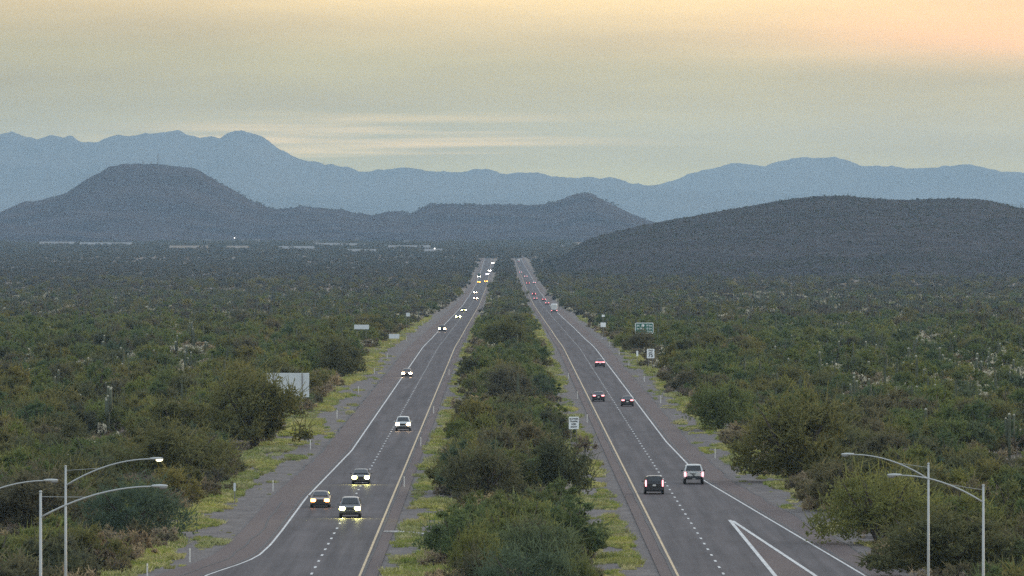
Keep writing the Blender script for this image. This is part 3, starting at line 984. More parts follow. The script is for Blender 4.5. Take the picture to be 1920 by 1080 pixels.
# farther scrub
def mass(y0, y1, dens, seed, keys, s0, s1, pad=0):
    X, Y, r = sample(y0, y1, dens, seed, pad=pad)
    Z = gz(X, Y)
    k = ~((X > hX[0] + 60) & (Y > 5950 + 350 * vnoise(X / 60, 0, 77)))
    for x, y, z in zip(X[k], Y[k], Z[k]):
        kk = keys[int(r.integers(len(keys)))]
        if kk in 'ab' and random.random() < float(openness(np.array(x), np.array(y))) * .6:
            kk = 'c'
        s_ = s0 + (s1 - s0) * r.random()
        mP.append((x, y, z)); mR.append(r.random() * 6.283); mS.append((s_ * (.85 + .3 * r.random()), s_, s_ * (.8 + .4 * r.random()))); mI.append(IDX[kk][int(r.integers(len(IDX[kk])))])
mass(2500, 4500, 1 / 60, 21, 'abccccdeee', .55, 1.15, 2)
mass(2500, 4500, 1 / 500, 22, 'f', .6, 1.1, 2)
mass(4500, 6000, 1 / 110, 23, 'acccdeee', .55, 1.15, 3)
mass(6000, 8000, 1 / 110, 28, 'cdeee', .6, 1.2, 3)
mass(8000, 13200, 1 / 300, 24, 'ddde', .6, 1.15, 4)
mass(9000, 13300, 1 / 6000, 25, 'd', 1.1, 1.7, 4)
mass(9300, 12000, 1 / 3200, 29, 'd', 1.3, 1.9, 4)
mass(1150, 2500, 1 / 420, 26, 'f', .45, .95, 3)
mass(1400, 4500, 1 / 75, 27, 'g', .9, 1.8, 2)
# shrubs and cacti on the right hill
r = np.random.default_rng(31)
n = 26000
u = r.random(n) * (len(hX) - 2); tt_ = 1 - np.abs(r.normal(size=n)) * .33
sel = r.random(n); tt_ = np.where(sel < .5, r.random(n), np.where(sel < .82, .3 * r.random(n), tt_))
tt_ = np.clip(tt_, 0.02, 1.0)
fi = tt_ * 25; i0 = np.minimum(fi.astype(int), 24); fr = fi - i0
j0 = u.astype(int); fu = u - j0
P0 = hRows[i0, j0] * ((1 - fr) * (1 - fu))[:, None] + hRows[i0, j0 + 1] * ((1 - fr) * fu)[:, None] + hRows[i0 + 1, j0] * (fr * (1 - fu))[:, None] + hRows[i0 + 1, j0 + 1] * (fr * fu)[:, None]
for p in P0:
    kk = 'e' if r.random() < .6 else ('d' if r.random() < .6 else 'f')
    s_ = .25 + .5 * r.random() ** 2
    if kk == 'd': s_ *= .75
    mP.append(p - np.array([0, 0, .1])); mR.append(r.random() * 6.28); mS.append((s_, s_, s_)); mI.append(IDX[kk][int(r.integers(len(IDX[kk])))])
# dotted shrubs on the mesa skyline
for k in range(260):
    j = int(r.integers(len(mesaX)))
    px_ = 945 + mesaX[j] * F / 14500
    if 380 < px_ < 1220:
        mP.append((mesaX[j] + r.normal() * 3, 14500, mesaH[j] - 1.0)); mR.append(0); s_ = .5 + .6 * r.random(); mS.append((s_, s_, s_)); mI.append(IDX['d'][0])

# ------------------------------------------------------------------ cacti
def saguaro_mesh(h, arms, seed):
    r = random.Random(seed)
    mb = MB(); tp = MB()
    def col(pts, rad):
        rads = [rad * .85] + [rad] * (len(pts) - 2) + [rad * .9]
        mb.tube(pts, rads, 10, True)
        a, b = Vector(pts[-1]), (Vector(pts[-1]) - Vector(pts[-2])).normalized()
        tp.tube([a - b * .02, a + b * .08, a + b * .16, a + b * .2], [rad * .98, rad * .95, rad * .6, rad * .12], 8, True)
    col([(0, 0, -.3), (0, 0, h * .4), (.02, 0, h * .8), (.03, 0, h)], .2)
    for k in range(arms):
        a = r.random() * 6.28
        z0 = h * (.32 + .22 * r.random()); L = .5 + .25 * r.random(); up = h * (.2 + .28 * r.random())
        dx, dy = math.cos(a), math.sin(a)
        col([(dx * .1, dy * .1, z0), (dx * L * .8, dy * L * .8, z0 + .1), (dx * L, dy * L, z0 + .4), (dx * L, dy * L, z0 + .4 + up)], .15)
    return mb.mesh('column', M_sag, True), tp.mesh('pale_tip', M_sagtop)
sag_v = [saguaro_mesh(h_, a_, 50 + i) for i, (h_, a_) in enumerate([(3.4, 0), (4.2, 0), (5.0, 2), (6.0, 3), (6.6, 5), (3.0, 0)])]
def place_sag(x, y, vi, s_, label, group=None):
    e = empty('saguaro_cactus', (x, y, float(gz(x, y))), label, 'cactus', group, random.random() * 6.28)
    e.scale = (s_, s_, s_)
    obj('column', sag_v[vi][0], e)
    obj('pale_tip', sag_v[vi][1], e)
for px, pb, vi, s_, lab in [(203, 818, 4, 1.0, 'tall many armed saguaro rising from the left scrub'), (360, 655, 4, .95, 'dark cluster like saguaro far off in the left scrub'),
                            (1893, 862, 3, .9, 'dark armed saguaro near the right picture edge')]:
    x, y = at(px, pb)
    place_sag(x, y, vi, s_, lab)
X, Y, r = sample(900, 1900, 1 / 420, 41, pad=6)
op = openness(X, Y)
k = r.random(len(X)) < op * 1.3
n_s = 0
for x, y in zip(X[k], Y[k]):
    if n_s >= 220: break
    n_s += 1
    place_sag(x, y, [0, 1, 5, 0, 2][int(r.integers(5))], .6 + .5 * r.random(), 'slim pale tipped saguaro in the open cactus scrub ' + ('left of the roads' if x < 0 else 'right of the roads'),
              'saguaros in the scrub ' + ('left of the roads' if x < 0 else 'right of the roads'))
chol_v = []
for i in range(4):
    r_ = np.random.default_rng(80 + i)
    a_, b_ = cholla_verts(r_, 1.5, 26)
    chol_v.append((np_mesh('stem', a_, quads_of(a_), M_cholstem), np_mesh('spiny_tip', b_, quads_of(b_), M_choltip)))
X, Y, r = sample(840, 2300, 1 / 15, 42, pad=4)
op = openness(X, Y) * np.clip(fbm(X / 22, Y / 60, 91, 3) * 3 - 1.1, 0, 1)
k = r.random(len(X)) < op * 1.2
n_c = 0
o_ = np.argsort(Y[k])
for x, y in zip(X[k][o_], Y[k][o_]):
    s_ = .9 + .8 * r.random()
    if n_c < 290:
        n_c += 1
        sd = 'left of the roads' if x < 0 else 'right of the roads'
        e = empty('cholla_cactus', (x, y, float(gz(x, y))), 'straw coloured spiny cholla in the open scrub ' + sd, 'cholla', 'cholla cacti ' + sd, r.random() * 6.28)
        e.scale = (s_, s_, s_)
        cv = chol_v[int(r.integers(4))]
        obj('stem', cv[0], e); obj('spiny_tip', cv[1], e)
    else:
        mP.append((x, y, float(gz(x, y)))); mR.append(r.random() * 6.28); mS.append((s_, s_, s_)); mI.append(IDX['g'][int(r.integers(2))])
scatter('desert_scrub', np.array(mP), np.array(mR), np.array(mS), np.array(mI), mass_col,
        'endless dark green desert scrub covering the plain and the right hill', 'desert scrub')

# grass on the verges
r = np.random.default_rng(61)
gP, gS, gR, gI = [], [], [], []
def grass(f0, f1, y0, y1, n, thr, seed):
    Y = y0 * (y1 / y0) ** r.random(n)
    a, b = f0(Y), f1(Y)
    X = a + (b - a) * r.random(n)
    m = fbm(X / 2.2, Y / 16, seed, 3)
    k = ((m + .10 * (r.random(n) - .5)) > thr) | (r.random(n) < .05)
    for x, y, v in zip(X[k], Y[k], m[k]):
        s_ = .45 + 1.1 * r.random() * min(1, .4 + (v - thr) * 4)
        gP.append((x, y, prof(y) - .0 + (.03 if abs(x) < 29 else -.2))); gR.append(r.random() * 6.28); gS.append((s_ * 1.1, s_ * 1.2, s_ * (.45 + .5 * r.random()))); gI.append(int(r.integers(4)))
grass(lambda Y: LW(Y) - 10, lambda Y: LW(Y) - 3.9, 560, 1800, 2600, .66, 111)
grass(lambda Y: RW(Y) + 3.3, lambda Y: RW(Y) + 9, 560, 1800, 2600, .66, 112)
grass(lambda Y: np.full_like(Y, -9.6), lambda Y: np.full_like(Y, -4.), 560, 1800, 1500, .6, 113)
grass(lambda Y: edges(Y)[0] - 1.5, lambda Y: LW(Y) - 6.0 - 3.2 * vnoise(Y / 26, 0, 3), 560, 3000, 15000, .495, 101)
grass(lambda Y: edges(Y)[2] - 2, lambda Y: np.full_like(Y, 10.6), 560, 3000, 13000, .51, 102)
grass(lambda Y: np.full_like(Y, -8.8), lambda Y: edges(Y)[1] + 2, 560, 3000, 13000, .525, 103)
grass(lambda Y: RW(Y) + 5.0 + 2.4 * vnoise(Y / 26, 0, 9), lambda Y: np.maximum(edges(Y)[3] + 2, RW(Y) + 7.5), 560, 3000, 13000, .50, 104)
scatter('verge_grass', np.array(gP), np.array(gR), np.array(gS), np.array(gI), grass_col,
        'patchy yellow green grass tufts along the gravel verges and median edges', 'grass')

# ------------------------------------------------------------------ roadside furniture
def street_lamp(px, d_, top_z, joint_z, end_px, end_z, lit, label):
    s_ = F / d_
    x = (px - 945) / s_
    ex = (end_px - 945) / s_ - x
    e = empty('street_lamp', (x, d_, float(gz(x, d_))), label, 'street lamp', 'tall street lamps on both sides of the road')
    MB().tube([(0, 0, -.2), (0, 0, top_z * .5), (0, 0, top_z)], [.11, .088, .062], 10).build('pole', M_galv, e, smooth=True)
    MB().tube([(0, 0, 0), (0, 0, .5)], [.2, .18], 10).build('base', M_galv, e)
    pts = []
    for i in range(11):
        t = i / 10
        pts.append((ex * (t * .9), 0, joint_z + (end_z - joint_z) * (1 - (1 - t) ** 2)))
    MB().tube(pts, [.05 - .014 * i / 10 for i in range(11)], 8).build('arm', M_galv, e, smooth=True)
    sg = 1 if ex > 0 else -1
    hd = MB().loft([[(ex * .88 + sg * dx, math.cos(a) * w_, end_z + .02 + math.sin(a) * h_) for a in [k * math.pi / 4 for k in range(8)]]
                    for dx, w_, h_ in ((0, .05, .05), (.15, .12, .075), (.45, .17, .09), (.72, .14, .07), (.82, .05, .04))]).build('lamp_head', M_galv, e, smooth=True)
    MB().loft([[(ex * .88 + sg * dx, math.cos(a) * w_, end_z - .05 + math.sin(a) * h_) for a in [k * math.pi / 4 for k in range(8)]]
               for dx, w_, h_ in ((.38, .08, .03), (.46, .15, .10), (.68, .14, .10), (.8, .06, .03))]).build('lens', M_lamp if lit else M_lens, hd)
    MB().tube([(0, 0, top_z - .25), (ex * .36, 0, joint_z + (end_z - joint_z) * (1 - (1 - .4) ** 2) + .02)], .012, 4).build('tie_rod', M_galv, e)
    MB().tube([(0, 0, top_z), (0, 0, top_z + .06)], [.09, .05], 8).build('pole_cap', M_galv, e)
zt = lambda py, d_: HC - (py - 430) * d_ / F
street_lamp(123, 505, zt(871, 505), zt(907, 505), 302, zt(857, 505), True, 'grey street lamp with its lit head, taller of the left pair')
street_lamp(76, 415, zt(922, 415), zt(970, 415), 312, zt(912, 415), False, 'grey unlit street lamp nearest the lower left corner')
street_lamp(-95, 470, zt(903, 470), zt(955, 470), 106, zt(893, 470), False, 'street lamp outside the left edge with only its arm in view')
street_lamp(1741, 520, zt(866, 520), zt(895, 520), 1583, zt(849, 520), False, 'grey unlit street lamp on the right with the higher arm')
street_lamp(1844, 468, zt(906, 468), zt(938, 468), 1670, zt(887, 468), False, 'grey unlit street lamp nearest the lower right corner')

def delineator(px, py, label, group):
    x, y = at(px, py)
    e = empty('delineator_post', (x, y, float(gz(x, y))), label, 'delineator', group)
    MB().box((0, 0, .55), (.11, .05, 1.3)).build('post', M_post, e)
    MB().box((0, -.04, 1.08), (.10, .02, .2)).build('reflector', M_reflect, e)
for px, py in [(276, 1082), (356, 1055), (512, 922), (582, 843), (632, 785), (672, 738), (702, 702), (726, 672), (745, 652), (762, 639), (780, 622), (793, 610)]:
    delineator(px, py, 'slim white delineator post on the gravel beside the left outer shoulder', 'delineators along the left outer shoulder')
for px, py in [(1341, 860), (1239, 757), (1208, 717), (1179, 688), (1161, 667), (1143, 650), (1129, 636), (1119, 622), (1108, 612), (1098, 600)]:
    delineator(px, py, 'slim white delineator post on the gravel beside the right outer shoulder', 'delineators along the right outer shoulder')
for px, py in [(758, 915), (789, 838), (813, 777), (842, 705)]:
    delineator(px, py, 'slim pale delineator post on the median gravel beside the left road', 'delineators on the left edge of the median')
for px, py in [(1101, 793), (1083, 748), (1066, 712)]:
    delineator(px, py, 'slim pale delineator post on the median gravel beside the right road', 'delineators on the right edge of the median')

def text(parent, body, loc, size, mat, align='CENTER', name='lettering', sx=1.0, bold=0.0):
    cu = bpy.data.curves.new(name, 'FONT')
    cu.body = body
    cu.size = size
    cu.align_x = align
    cu.align_y = 'CENTER'
    cu.offset = bold
    cu.extrude = 0.004
    tmp = bpy.data.objects.new('lettering_source', cu)
    me = bpy.data.meshes.new_from_object(tmp)
    bpy.data.objects.remove(tmp)
    me.materials.clear()
    me.materials.append(mat)
    o = bpy.data.objects.new(name, me)
    COL.objects.link(o)
    o.parent = parent
    o.location = loc
    o.rotation_euler = (R(90), 0, 0)
    o.scale = (sx, 1, 1)
    return o
def sign(name, px, pyc, Y, w, h, label, mat, posts, back=False, cat='sign'):
    s_ = F / Y
    x = (px - 945) / s_
    z = HC - (pyc - 430) / s_
    g = float(gz(x, Y))
    e = empty(name, (x, Y, g), label, cat)
    zc = z - g
    for p in posts:
        MB().box((p, .06, (zc + h * .45) / 2 - .1), (.09, .07, zc + h * .45 + .2)).build('post', M_signpost, e)
    return e, zc
def panel(e, zc, w, h, mat, r=.04, th=.02, name='panel', y=0.0):
    pts = []
    for cx_, cz_, a0 in ((w / 2 - r, h / 2 - r, 0), (-w / 2 + r, h / 2 - r, 90), (-w / 2 + r, -h / 2 + r, 180), (w / 2 - r, -h / 2 + r, 270)):
        for k in range(4):
            a = R(a0 + k * 30)
            pts.append((cx_ + r * math.cos(a), cz_ + r * math.sin(a)))
    n = len(pts)
    v = [(p[0], y - th / 2, zc + p[1]) for p in pts] + [(p[0], y + th / 2, zc + p[1]) for p in pts]
    f = [tuple(range(n)), tuple(range(n, 2 * n))[::-1]] + [(k, k + n, (k + 1) % n + n, (k + 1) % n) for k in range(n)]
    return MB().add(v, f).build(name, mat, e)
# keep right sign in the median
e, zc = sign('traffic_sign', 1076, 793, 1033, 1.22, 1.53, 'white SLOWER TRAFFIC KEEP RIGHT sign standing in the median', M_signwhite, (-.35, .35))
panel(e, zc, 1.25, 1.55, M_signwhite)
for i, t_ in enumerate(('SLOWER', 'TRAFFIC', 'KEEP', 'RIGHT')):
    text(e, t_, (0, -.016, zc + .50 - i * .335), .30, M_black, sx=.92, bold=.012)
# speed limit
e, zc = sign('speed_limit_sign', 1220, 663, 1614, 1.4, 1.8, 'white SPEED LIMIT 75 sign on the right verge', M_signwhite, (-.4, .4))
panel(e, zc, 1.45, 1.82, M_signwhite)
text(e, 'SPEED', (0, -.016, zc + .62), .34, M_black, sx=.95, bold=.012)
text(e, 'LIMIT', (0, -.016, zc + .25), .34, M_black, sx=.95, bold=.012)
text(e, '75', (0, -.016, zc - .38), .95, M_black, bold=.03)
# distance marker
e, zc = sign('distance_marker', 1195, 663, 1640, .35, 1.1, 'narrow white distance marker plate left of the speed limit sign', M_signwhite, (0,))
panel(e, zc, .38, 1.1, M_signwhite)
# green guide sign
e, zc = sign('guide_sign', 1208, 615.5, 1911, 4.2, 2.5, 'green distance sign with white border and three text rows', M_signgreen, (-1.3, 1.3))
panel(e, zc, 4.25, 2.55, M_signwhite, r=.3, name='border')
panel(e, zc, 3.95, 2.25, M_signgreen, r=.2, y=-.02)
text(e, 'Jct', (-1.75, -.04, zc + .62), .62, M_signwhite, 'LEFT', bold=.015)
MB().loft([[(-.32 + .34 * math.cos(a), yy_, zc + .62 + .34 * math.sin(a)) for a in [k * math.pi / 6 for k in range(12)]] for yy_ in (-.045, -.03)]).build('route_shield', M_signwhite, e)
for zrow, t_, u_ in ((.62, '', '19 km'), (-.08, 'Ajo Way', '13 km'), (-.76, '', '8 km')):
    if t_:
        text(e, t_, (-1.75, -.04, zc + zrow), .52, M_signwhite, 'LEFT', sx=.85, bold=.015)
    text(e, u_, (1.75, -.04, zc + zrow), .6, M_signwhite, 'RIGHT', sx=.9, bold=.015)
# plain route signs on the right
e, zc = sign('route_sign', 1131, 609, 2060, 1.25, 1.1, 'squarish white route sign on the right verge', M_signwhite, (0,))
panel(e, zc, 1.3, 1.1, M_signwhite)
e, zc = sign('route_sign', 1131, 592, 2320, .8, .65, 'tiny pale sign plate farther behind the squarish route sign', M_signwhite, (0,))
panel(e, zc, .8, .6, M_signwhite)
# sign backs on the left
e, zc = sign('road_sign', 540, 722, 1220, 6.2, 3.6, 'large blank grey back of a road sign half hidden by mesquite', M_signback, ())
for k in range(12):
    MB().box((0, 0, zc - 1.65 + k * .3), (6.25, .05, .282)).build('plank', M_signback, e)
for p in (-2.1, 2.1):
    MB().box((p, -.1, (zc + 1.75) / 2 - .15), (.16, .14, zc + 1.75 + .3)).build('post', M_signpost, e)
for k in (-1.2, 0, 1.2):
    MB().box((0, .05, zc + k), (6.0, .05, .08)).build('stiffener', M_signpost, e)
for px, py, Y, w, h, lab in ((678, 613, 1940, 3.5, 1.05, 'wide low back of a sign above the left scrub'), (739, 630.5, 1820, 2.3, 1.0, 'small grey sign back at the left verge edge'),
                             (765, 590, 2300, 1.1, 1.0, 'tiny grey sign back far along the left verge')):
    e, zc = sign('road_sign', px, py, Y, w, h, lab, M_signback, (-w * .3, w * .3))
    panel(e, zc, w, h, M_signback)
x, y = at(440, 948)
e = empty('marker_post', (x, y, float(gz(x, y))), 'twin thin grey marker post on the left gravel turnout', 'post')
MB().box((0, 0, 1.1), (.08, .06, 2.4)).build('post', M_signpost, e)
MB().box((0, -.05, 1.9), (.22, .02, .8)).build('plate', M_signback, e)
# fallen pale pole in the median
x, y = at(762, 1003)
lg = MB().tube([(-2.0, 3.2, .16), (-.6, .9, .22), (.7, -1.2, .2), (1.9, -3.0, .14)], [.09, .11, .12, .1], 8).build('fallen_pole', M_log, None, (x, y, prof(y)), True)
tag(lg, 'pale fallen pole lying across the median grass', 'pole')

# ------------------------------------------------------------------ vehicles
def ring(y, zb, zt_, w, crown=.04, n=1):
    h = zt_ - zb
    half = [(.80, 0), (.96, .10), (1.0, .32), (1.0, .60), (.965, .85), (.90, .965), (.55, 1.0 + crown * .6)]
    p = [(a * w, zb + b * h) for a, b in half]
    return [(x, y, z) for x, z in p] + [(-x, y, z) for x, z in reversed(p)]
def quad_on(a, b, c, e, off_):
    a, b, c, e = (Vector(q_) for q_ in (a, b, c, e))
    n_ = (b - a).cross(e - a).normalized() * off_
    return [a + n_, b + n_, c + n_, e + n_]
SPEC = {
 'sedan': dict(L=4.75, W=1.86, st=[(-2.36, .42, .86, .74), (-2.28, .30, 1.0, .86), (-1.85, .22, 1.06, .91), (-1.0, .2, 1.0, .93), (.2, .2, .96, .93), (1.05, .2, .95, .93), (1.75, .2, .88, .92), (2.15, .24, .78, .88), (2.33, .3, .70, .80), (2.38, .36, .6, .66)],
               cab=(-1.85, -1.05, .28, 1.18, .94, 1.46, .80, .60), tail=(.62, .80, .42, .16), head=(.62, .68, .48, .28), wy=(-1.42, 1.42), wr=.33),
 'suv': dict(L=4.8, W=1.95, st=[(-2.38, .48, 1.0, .80), (-2.32, .36, 1.12, .92), (-1.8, .3, 1.14, .96), (0, .28, 1.1, .975), (1.1, .28, 1.1, .975), (1.8, .3, 1.04, .95), (2.2, .34, .95, .91), (2.36, .42, .85, .82), (2.4, .5, .76, .7)],
             cab=(-2.32, -2.1, .55, 1.3, 1.08, 1.76, .88, .68), tail=(.80, .98, .14, .62), head=(.68, .84, .48, .30), wy=(-1.42, 1.46), wr=.37),
 'pickup': dict(L=5.7, W=2.02, st=[(-.95, .5, 1.18, .99), (0, .48, 1.18, 1.0), (1.3, .48, 1.18, 1.0), (2.1, .5, 1.14, .98), (2.6, .52, 1.06, .94), (2.8, .6, .95, .85), (2.85, .66, .88, .74)],
                cab=(-.95, -.75, .85, 1.55, 1.15, 1.92, .92, .74), tail=(.86, 1.0, .2, .46), head=(.72, .92, .4, .22), wy=(-1.75, 1.75), wr=.41),
}
def rounded(mb, c, size):
    x, y, z = c; a, b, h = (q_ / 2 for q_ in size)
    mb.loft([[(x + dx * a * k, y + yy_, z + dz * h * k) for dx, dz in ((1, .6), (.75, 1), (-.75, 1), (-1, .6), (-1, -.6), (-.75, -1), (.75, -1), (1, -.6))] for yy_, k in ((-b, .85), (-b * .4, 1), (b * .4, 1), (b, .85))])
    return mb
def wheels(e, W, wy, wr):
    for sx in (-1, 1):
        for y_ in wy:
            rr = []
            for xo, k in ((-.11, .9), (-.09, 1), (.09, 1), (.11, .9)):
                rr.append([(sx * (W / 2 - .14) + xo, y_ + wr * k * math.cos(a), wr + wr * k * math.sin(a)) for a in [q_ * math.pi / 8 for q_ in range(16)]])
            w_ = MB().loft(rr).build('wheel', M_tyre, e)
            rr = [[(sx * (W / 2 - .14) + sx * xo, y_ + wr * k * math.cos(a), wr + wr * k * math.sin(a)) for a in [q_ * math.pi / 6 for q_ in range(12)]] for xo, k in ((.09, .62), (.118, .6), (.122, .3))]
            MB().loft(rr).build('rim', M_rim, w_)
def vehicle(kind, px, py, pm, facing, light, label, group, scale=1.06, tailmat=None, bar=False):
    x, y = at(px, py)
    z = prof(y) + .125
    e = empty({'sedan': 'sedan', 'suv': 'sport_utility', 'pickup': 'pickup_truck'}[kind], (x, y, z), label, {'sedan': 'car', 'suv': 'car', 'pickup': 'pickup'}[kind], group, math.pi if facing == 'to' else 0)
    e.scale = (scale,) * 3
    S = SPEC[kind]
    W, L = S['W'], S['L']
    yr, yrt, yft, yf, zb, zt_, wb, wt = S['cab']
    body = MB().loft([ring(*s_) for s_ in S['st']])
    # cabin
    def cring(y_, zt2, wt2):
        wt2 = max(wt2, .01)
        return [(wb, y_, zb - .05), (wb * .4 + wt2 * .6 + .05, y_, zb + (zt2 - zb) * .62), (wt2 + .03, y_, zt2 - .07 * (zt2 - zb) * 1.5), (wt2 * .86, y_, zt2), (wt2 * .4, y_, zt2 + .025),
                (-wt2 * .4, y_, zt2 + .025), (-wt2 * .86, y_, zt2), (-wt2 - .03, y_, zt2 - .07 * (zt2 - zb) * 1.5), (-wb * .4 - wt2 * .6 - .05, y_, zb + (zt2 - zb) * .62), (-wb, y_, zb - .05)]
    body.loft([cring(yr, zb + .06, wb * .92), cring(yr * .5 + yrt * .5, zb + (zt_ - zb) * .58, (wb + wt) * .48), cring(yrt, zt_ - .03, wt), cring((yrt + yft) / 2, zt_, wt), cring(yft, zt_ - .04, wt),
               cring(yft * .45 + yf * .55, zb + (zt_ - zb) * .52, (wb + wt) * .48), cring(yf, zb + .02, wb * .92)])
    body.build('body', pm, e, smooth=False)
    hh = zt_ - zb
    def lerp(a, b, t): return a + (b - a) * t
    # windscreen and rear window
    def pane(yb, yt, flip, nm, t0=.1, t1=.86):
        p = []
        for t, sgn in ((t0, -1), (t0, 1), (t1, 1), (t1, -1)):
            p.append((sgn * lerp(wb * .86, wt * .84, t), lerp(yb, yt, t), lerp(zb + .04, zt_ - .02, t)))
        if flip: p = [p[1], p[0], p[3], p[2]]
        q_ = quad_on(*p, .05)
        MB().add(q_ + [v - (q_[0] - Vector(p[0])) * 1.2 for v in q_], [(0, 1, 2, 3), (7, 6, 5, 4), (0, 4, 5, 1), (1, 5, 6, 2), (2, 6, 7, 3), (3, 7, 4, 0)]).build(nm, M_glass, e)
    pane(yf, yft, True, 'windscreen')
    pane(yr, yrt, False, 'rear_window', .16 if kind == 'suv' else .12, .84)
    for sx in (-1, 1):
        p = [(sx * lerp(wb, wt, .12), lerp(yr, yrt, .75) + .15, lerp(zb, zt_, .12)), (sx * lerp(wb, wt, .12), lerp(yf, yft, .25) - .15, lerp(zb, zt_, .12)),
             (sx * lerp(wb, wt, .80), yft - .1, lerp(zb, zt_, .80)), (sx * lerp(wb, wt, .80), yrt + .15, lerp(zb, zt_, .80))]
        if sx < 0: p = [p[1], p[0], p[3], p[2]]
        MB().add(quad_on(*p, .075), [(0, 1, 2, 3)]).build('side_window', M_glass, e)
        mb = rounded(MB(), (sx * (W / 2 + .09), yf - .45, zb + .1), (.2, .12, .14))
        mb.build('mirror', pm if kind != 'pickup' else M_trim, e)
    front = S['st'][-1][0]; rear = S['st'][0][0] if kind != 'pickup' else -2.85
    hx_, hz, hw, hh_ = S['head']; tx, tz, tw, th = S['tail']
    for sx in (-1, 1):
        lit = light if facing == 'to' else None
        hl_ = rounded(MB(), (sx * hx_, front - .07 - .03, hz), (hw, .2, hh_)).build('headlight', M_lens, e)
        if lit:
            yl = front + .006
            MB().add([(sx * hx_ + dx * hw * .46, yl, hz + dz * hh_ * .46) for dx, dz in ((1, .55), (.7, 1), (-.7, 1), (-1, .55), (-1, -.55), (-.7, -1), (.7, -1), (1, -.55))], [(0, 1, 2, 3, 4, 5, 6, 7)]).build('lens', M_hl[lit], hl_)
        rounded(MB(), (sx * tx, rear + .03, tz + (.08 if kind != 'pickup' else 0)), (tw, .16, th)).build('taillight', tailmat or (M_tail if facing == 'away' else M_taildim), e)
    if bar:
        rounded(MB(), (0, rear - .0, tz + .1), (.9, .1, .09)).build('light_bar', M_tail, e)
    zlo = S['st'][3][1]
    rounded(MB(), (0, front - .06, zlo + .2), (W * .78, .2, .24)).build('bumper', M_trim, e)
    rounded(MB(), (0, front - .03, hz - .02), (hx_ * 2 - hw - .06, .12, hh_ * .8)).build('grille', M_trim, e)
    rounded(MB(), (0, rear + .04, zlo + .2), (W * .84, .2, .26)).build('bumper', M_trim, e)
    rounded(MB(), (0, rear - .03, tz - (.12 if kind != 'pickup' else .4)), (.32, .04, .16)).build('licence_plate', M_plate, e)
    MB().box((0, 0, zlo + .03), (W * .72, L * .86, .1)).build('underbody', M_trim, e)
    wheels(e, W, S['wy'], S['wr'])
    if kind == 'pickup':
        bed = MB()
        for sx in (-1, 1):
            bed.box((sx * .96, -1.88, .92), (.08, 1.86, .62))
        bed.box((0, -1.88, .64), (1.84, 1.86, .06))
        bed.build('bed', pm, e)
        tg = rounded(MB(), (0, -2.8, .93), (1.5, .07, .56)).build('tailgate', pm, e)
        MB().box((0, -2.845, 1.05), (.34, .03, .09)).build('handle', M_trim, tg)
        # dark curved mark on the tailgate
        MB().tube([(-.42, -2.84, 1.13), (-.22, -2.845, 1.07), (-.08, -2.845, .92), (.10, -2.845, .80), (.44, -2.84, .76), (.52, -2.84, .83)], [.025, .04, .05, .05, .04, .02], 5).build('curved_mark', M_trim, tg)
    return e
def box_truck(px, py, facing, light, label, scale=1.0, paint_box=None, h=3.3):
    x, y = at(px, py)
    e = empty('box_truck', (x, y, prof(y) + .125), label, 'truck', None, math.pi if facing == 'to' else 0)
    e.scale = (scale,) * 3
    pw = paint_box or paint((.52, .54, .53), .5)
    rounded(MB(), (0, -1.0, .95 + (h - .95) / 2), (2.4, 5.6, h - .95)).build('cargo_box', pw, e)
    MB().loft([ring(1.85, .5, 2.2, 1.0), ring(2.4, .5, 2.25, 1.02), ring(3.0, .5, 1.5, 1.0), ring(3.7, .55, 1.35, .95), ring(3.8, .6, 1.2, .85)]).build('cab', pw, e)
    MB().add(quad_on((.8, 3.0, 1.52), (-.8, 3.0, 1.52), (-.78, 2.48, 2.16), (.78, 2.48, 2.16), .06), [(0, 1, 2, 3)]).build('windscreen', M_glass, e)
    MB().box((0, 0, .62), (1.0, 7.0, .2)).build('chassis', M_trim, e)
    MB().box((0, -3.72, .55), (2.1, .12, .18)).build('bumper', M_trim, e)
    for sx in (-1, 1):
        rounded(MB(), (sx * .95, -3.80, .86), (.34, .1, .16)).build('taillight', M_tail if facing == 'away' else M_taildim, e)
        hl_ = rounded(MB(), (sx * .72, 3.79, .92), (.42, .1, .28)).build('headlight', M_lens, e)
        if facing == 'to':
            MB().box((sx * .72, 3.85, .92), (.36, .01, .22)).build('lens', M_hl[light], hl_)
        rounded(MB(), (sx * 1.2, 2.6, 1.7), (.2, .12, .4)).build('mirror', M_trim, e)
    wheels(e, 2.2, (-2.3, 2.8), .46)
GT, GA = 'oncoming traffic on the left carriageway', 'receding traffic on the right carriageway'
W_ = paint((.44, .46, .45)); K_ = paint((.016, .017, .02)); G_ = paint((.12, .125, .13)); S_ = paint((.36, .37, .38)); RD = paint((.16, .02, .025)); BL = paint((.03, .05, .09)); BR = paint((.16, .10, .07)); DG = paint((.05, .052, .056))
V = vehicle
V('sedan', 601, 953, paint((.14, .11, .095)), 'to', 'amber', 'brownish grey sedan with amber glowing headlights nearest the outer white line', GT)
V('suv', 657, 972, G_, 'to', 'yellow', 'dark grey sport utility with yellow white headlights, lowest on the left road', GT)
V('sedan', 677, 909, DG, 'to', 'yellow', 'charcoal sedan with white headlights behind the dark grey sport utility', GT)
V('suv', 756, 809, W_, 'to', 'pink', 'white crossover with black windscreen alone in the inner lane', GT)
V('sedan', 763, 708, BR, 'to', 'pink', 'dark brown sedan with pinkish headlights over the outer white line', GT)
V('suv', 829, 623, K_, 'to', 'pink', 'black sport utility with two round white headlights beside the outer line', GT)
V('sedan', 859, 598, DG, 'to', 'yellow', 'dark car with yellow headlights just in front of the brightest car', GT)
V('suv', 870, 586, K_, 'to', 'yellow', 'dark car with the brightest yellow headlights in the inner lane', GT)
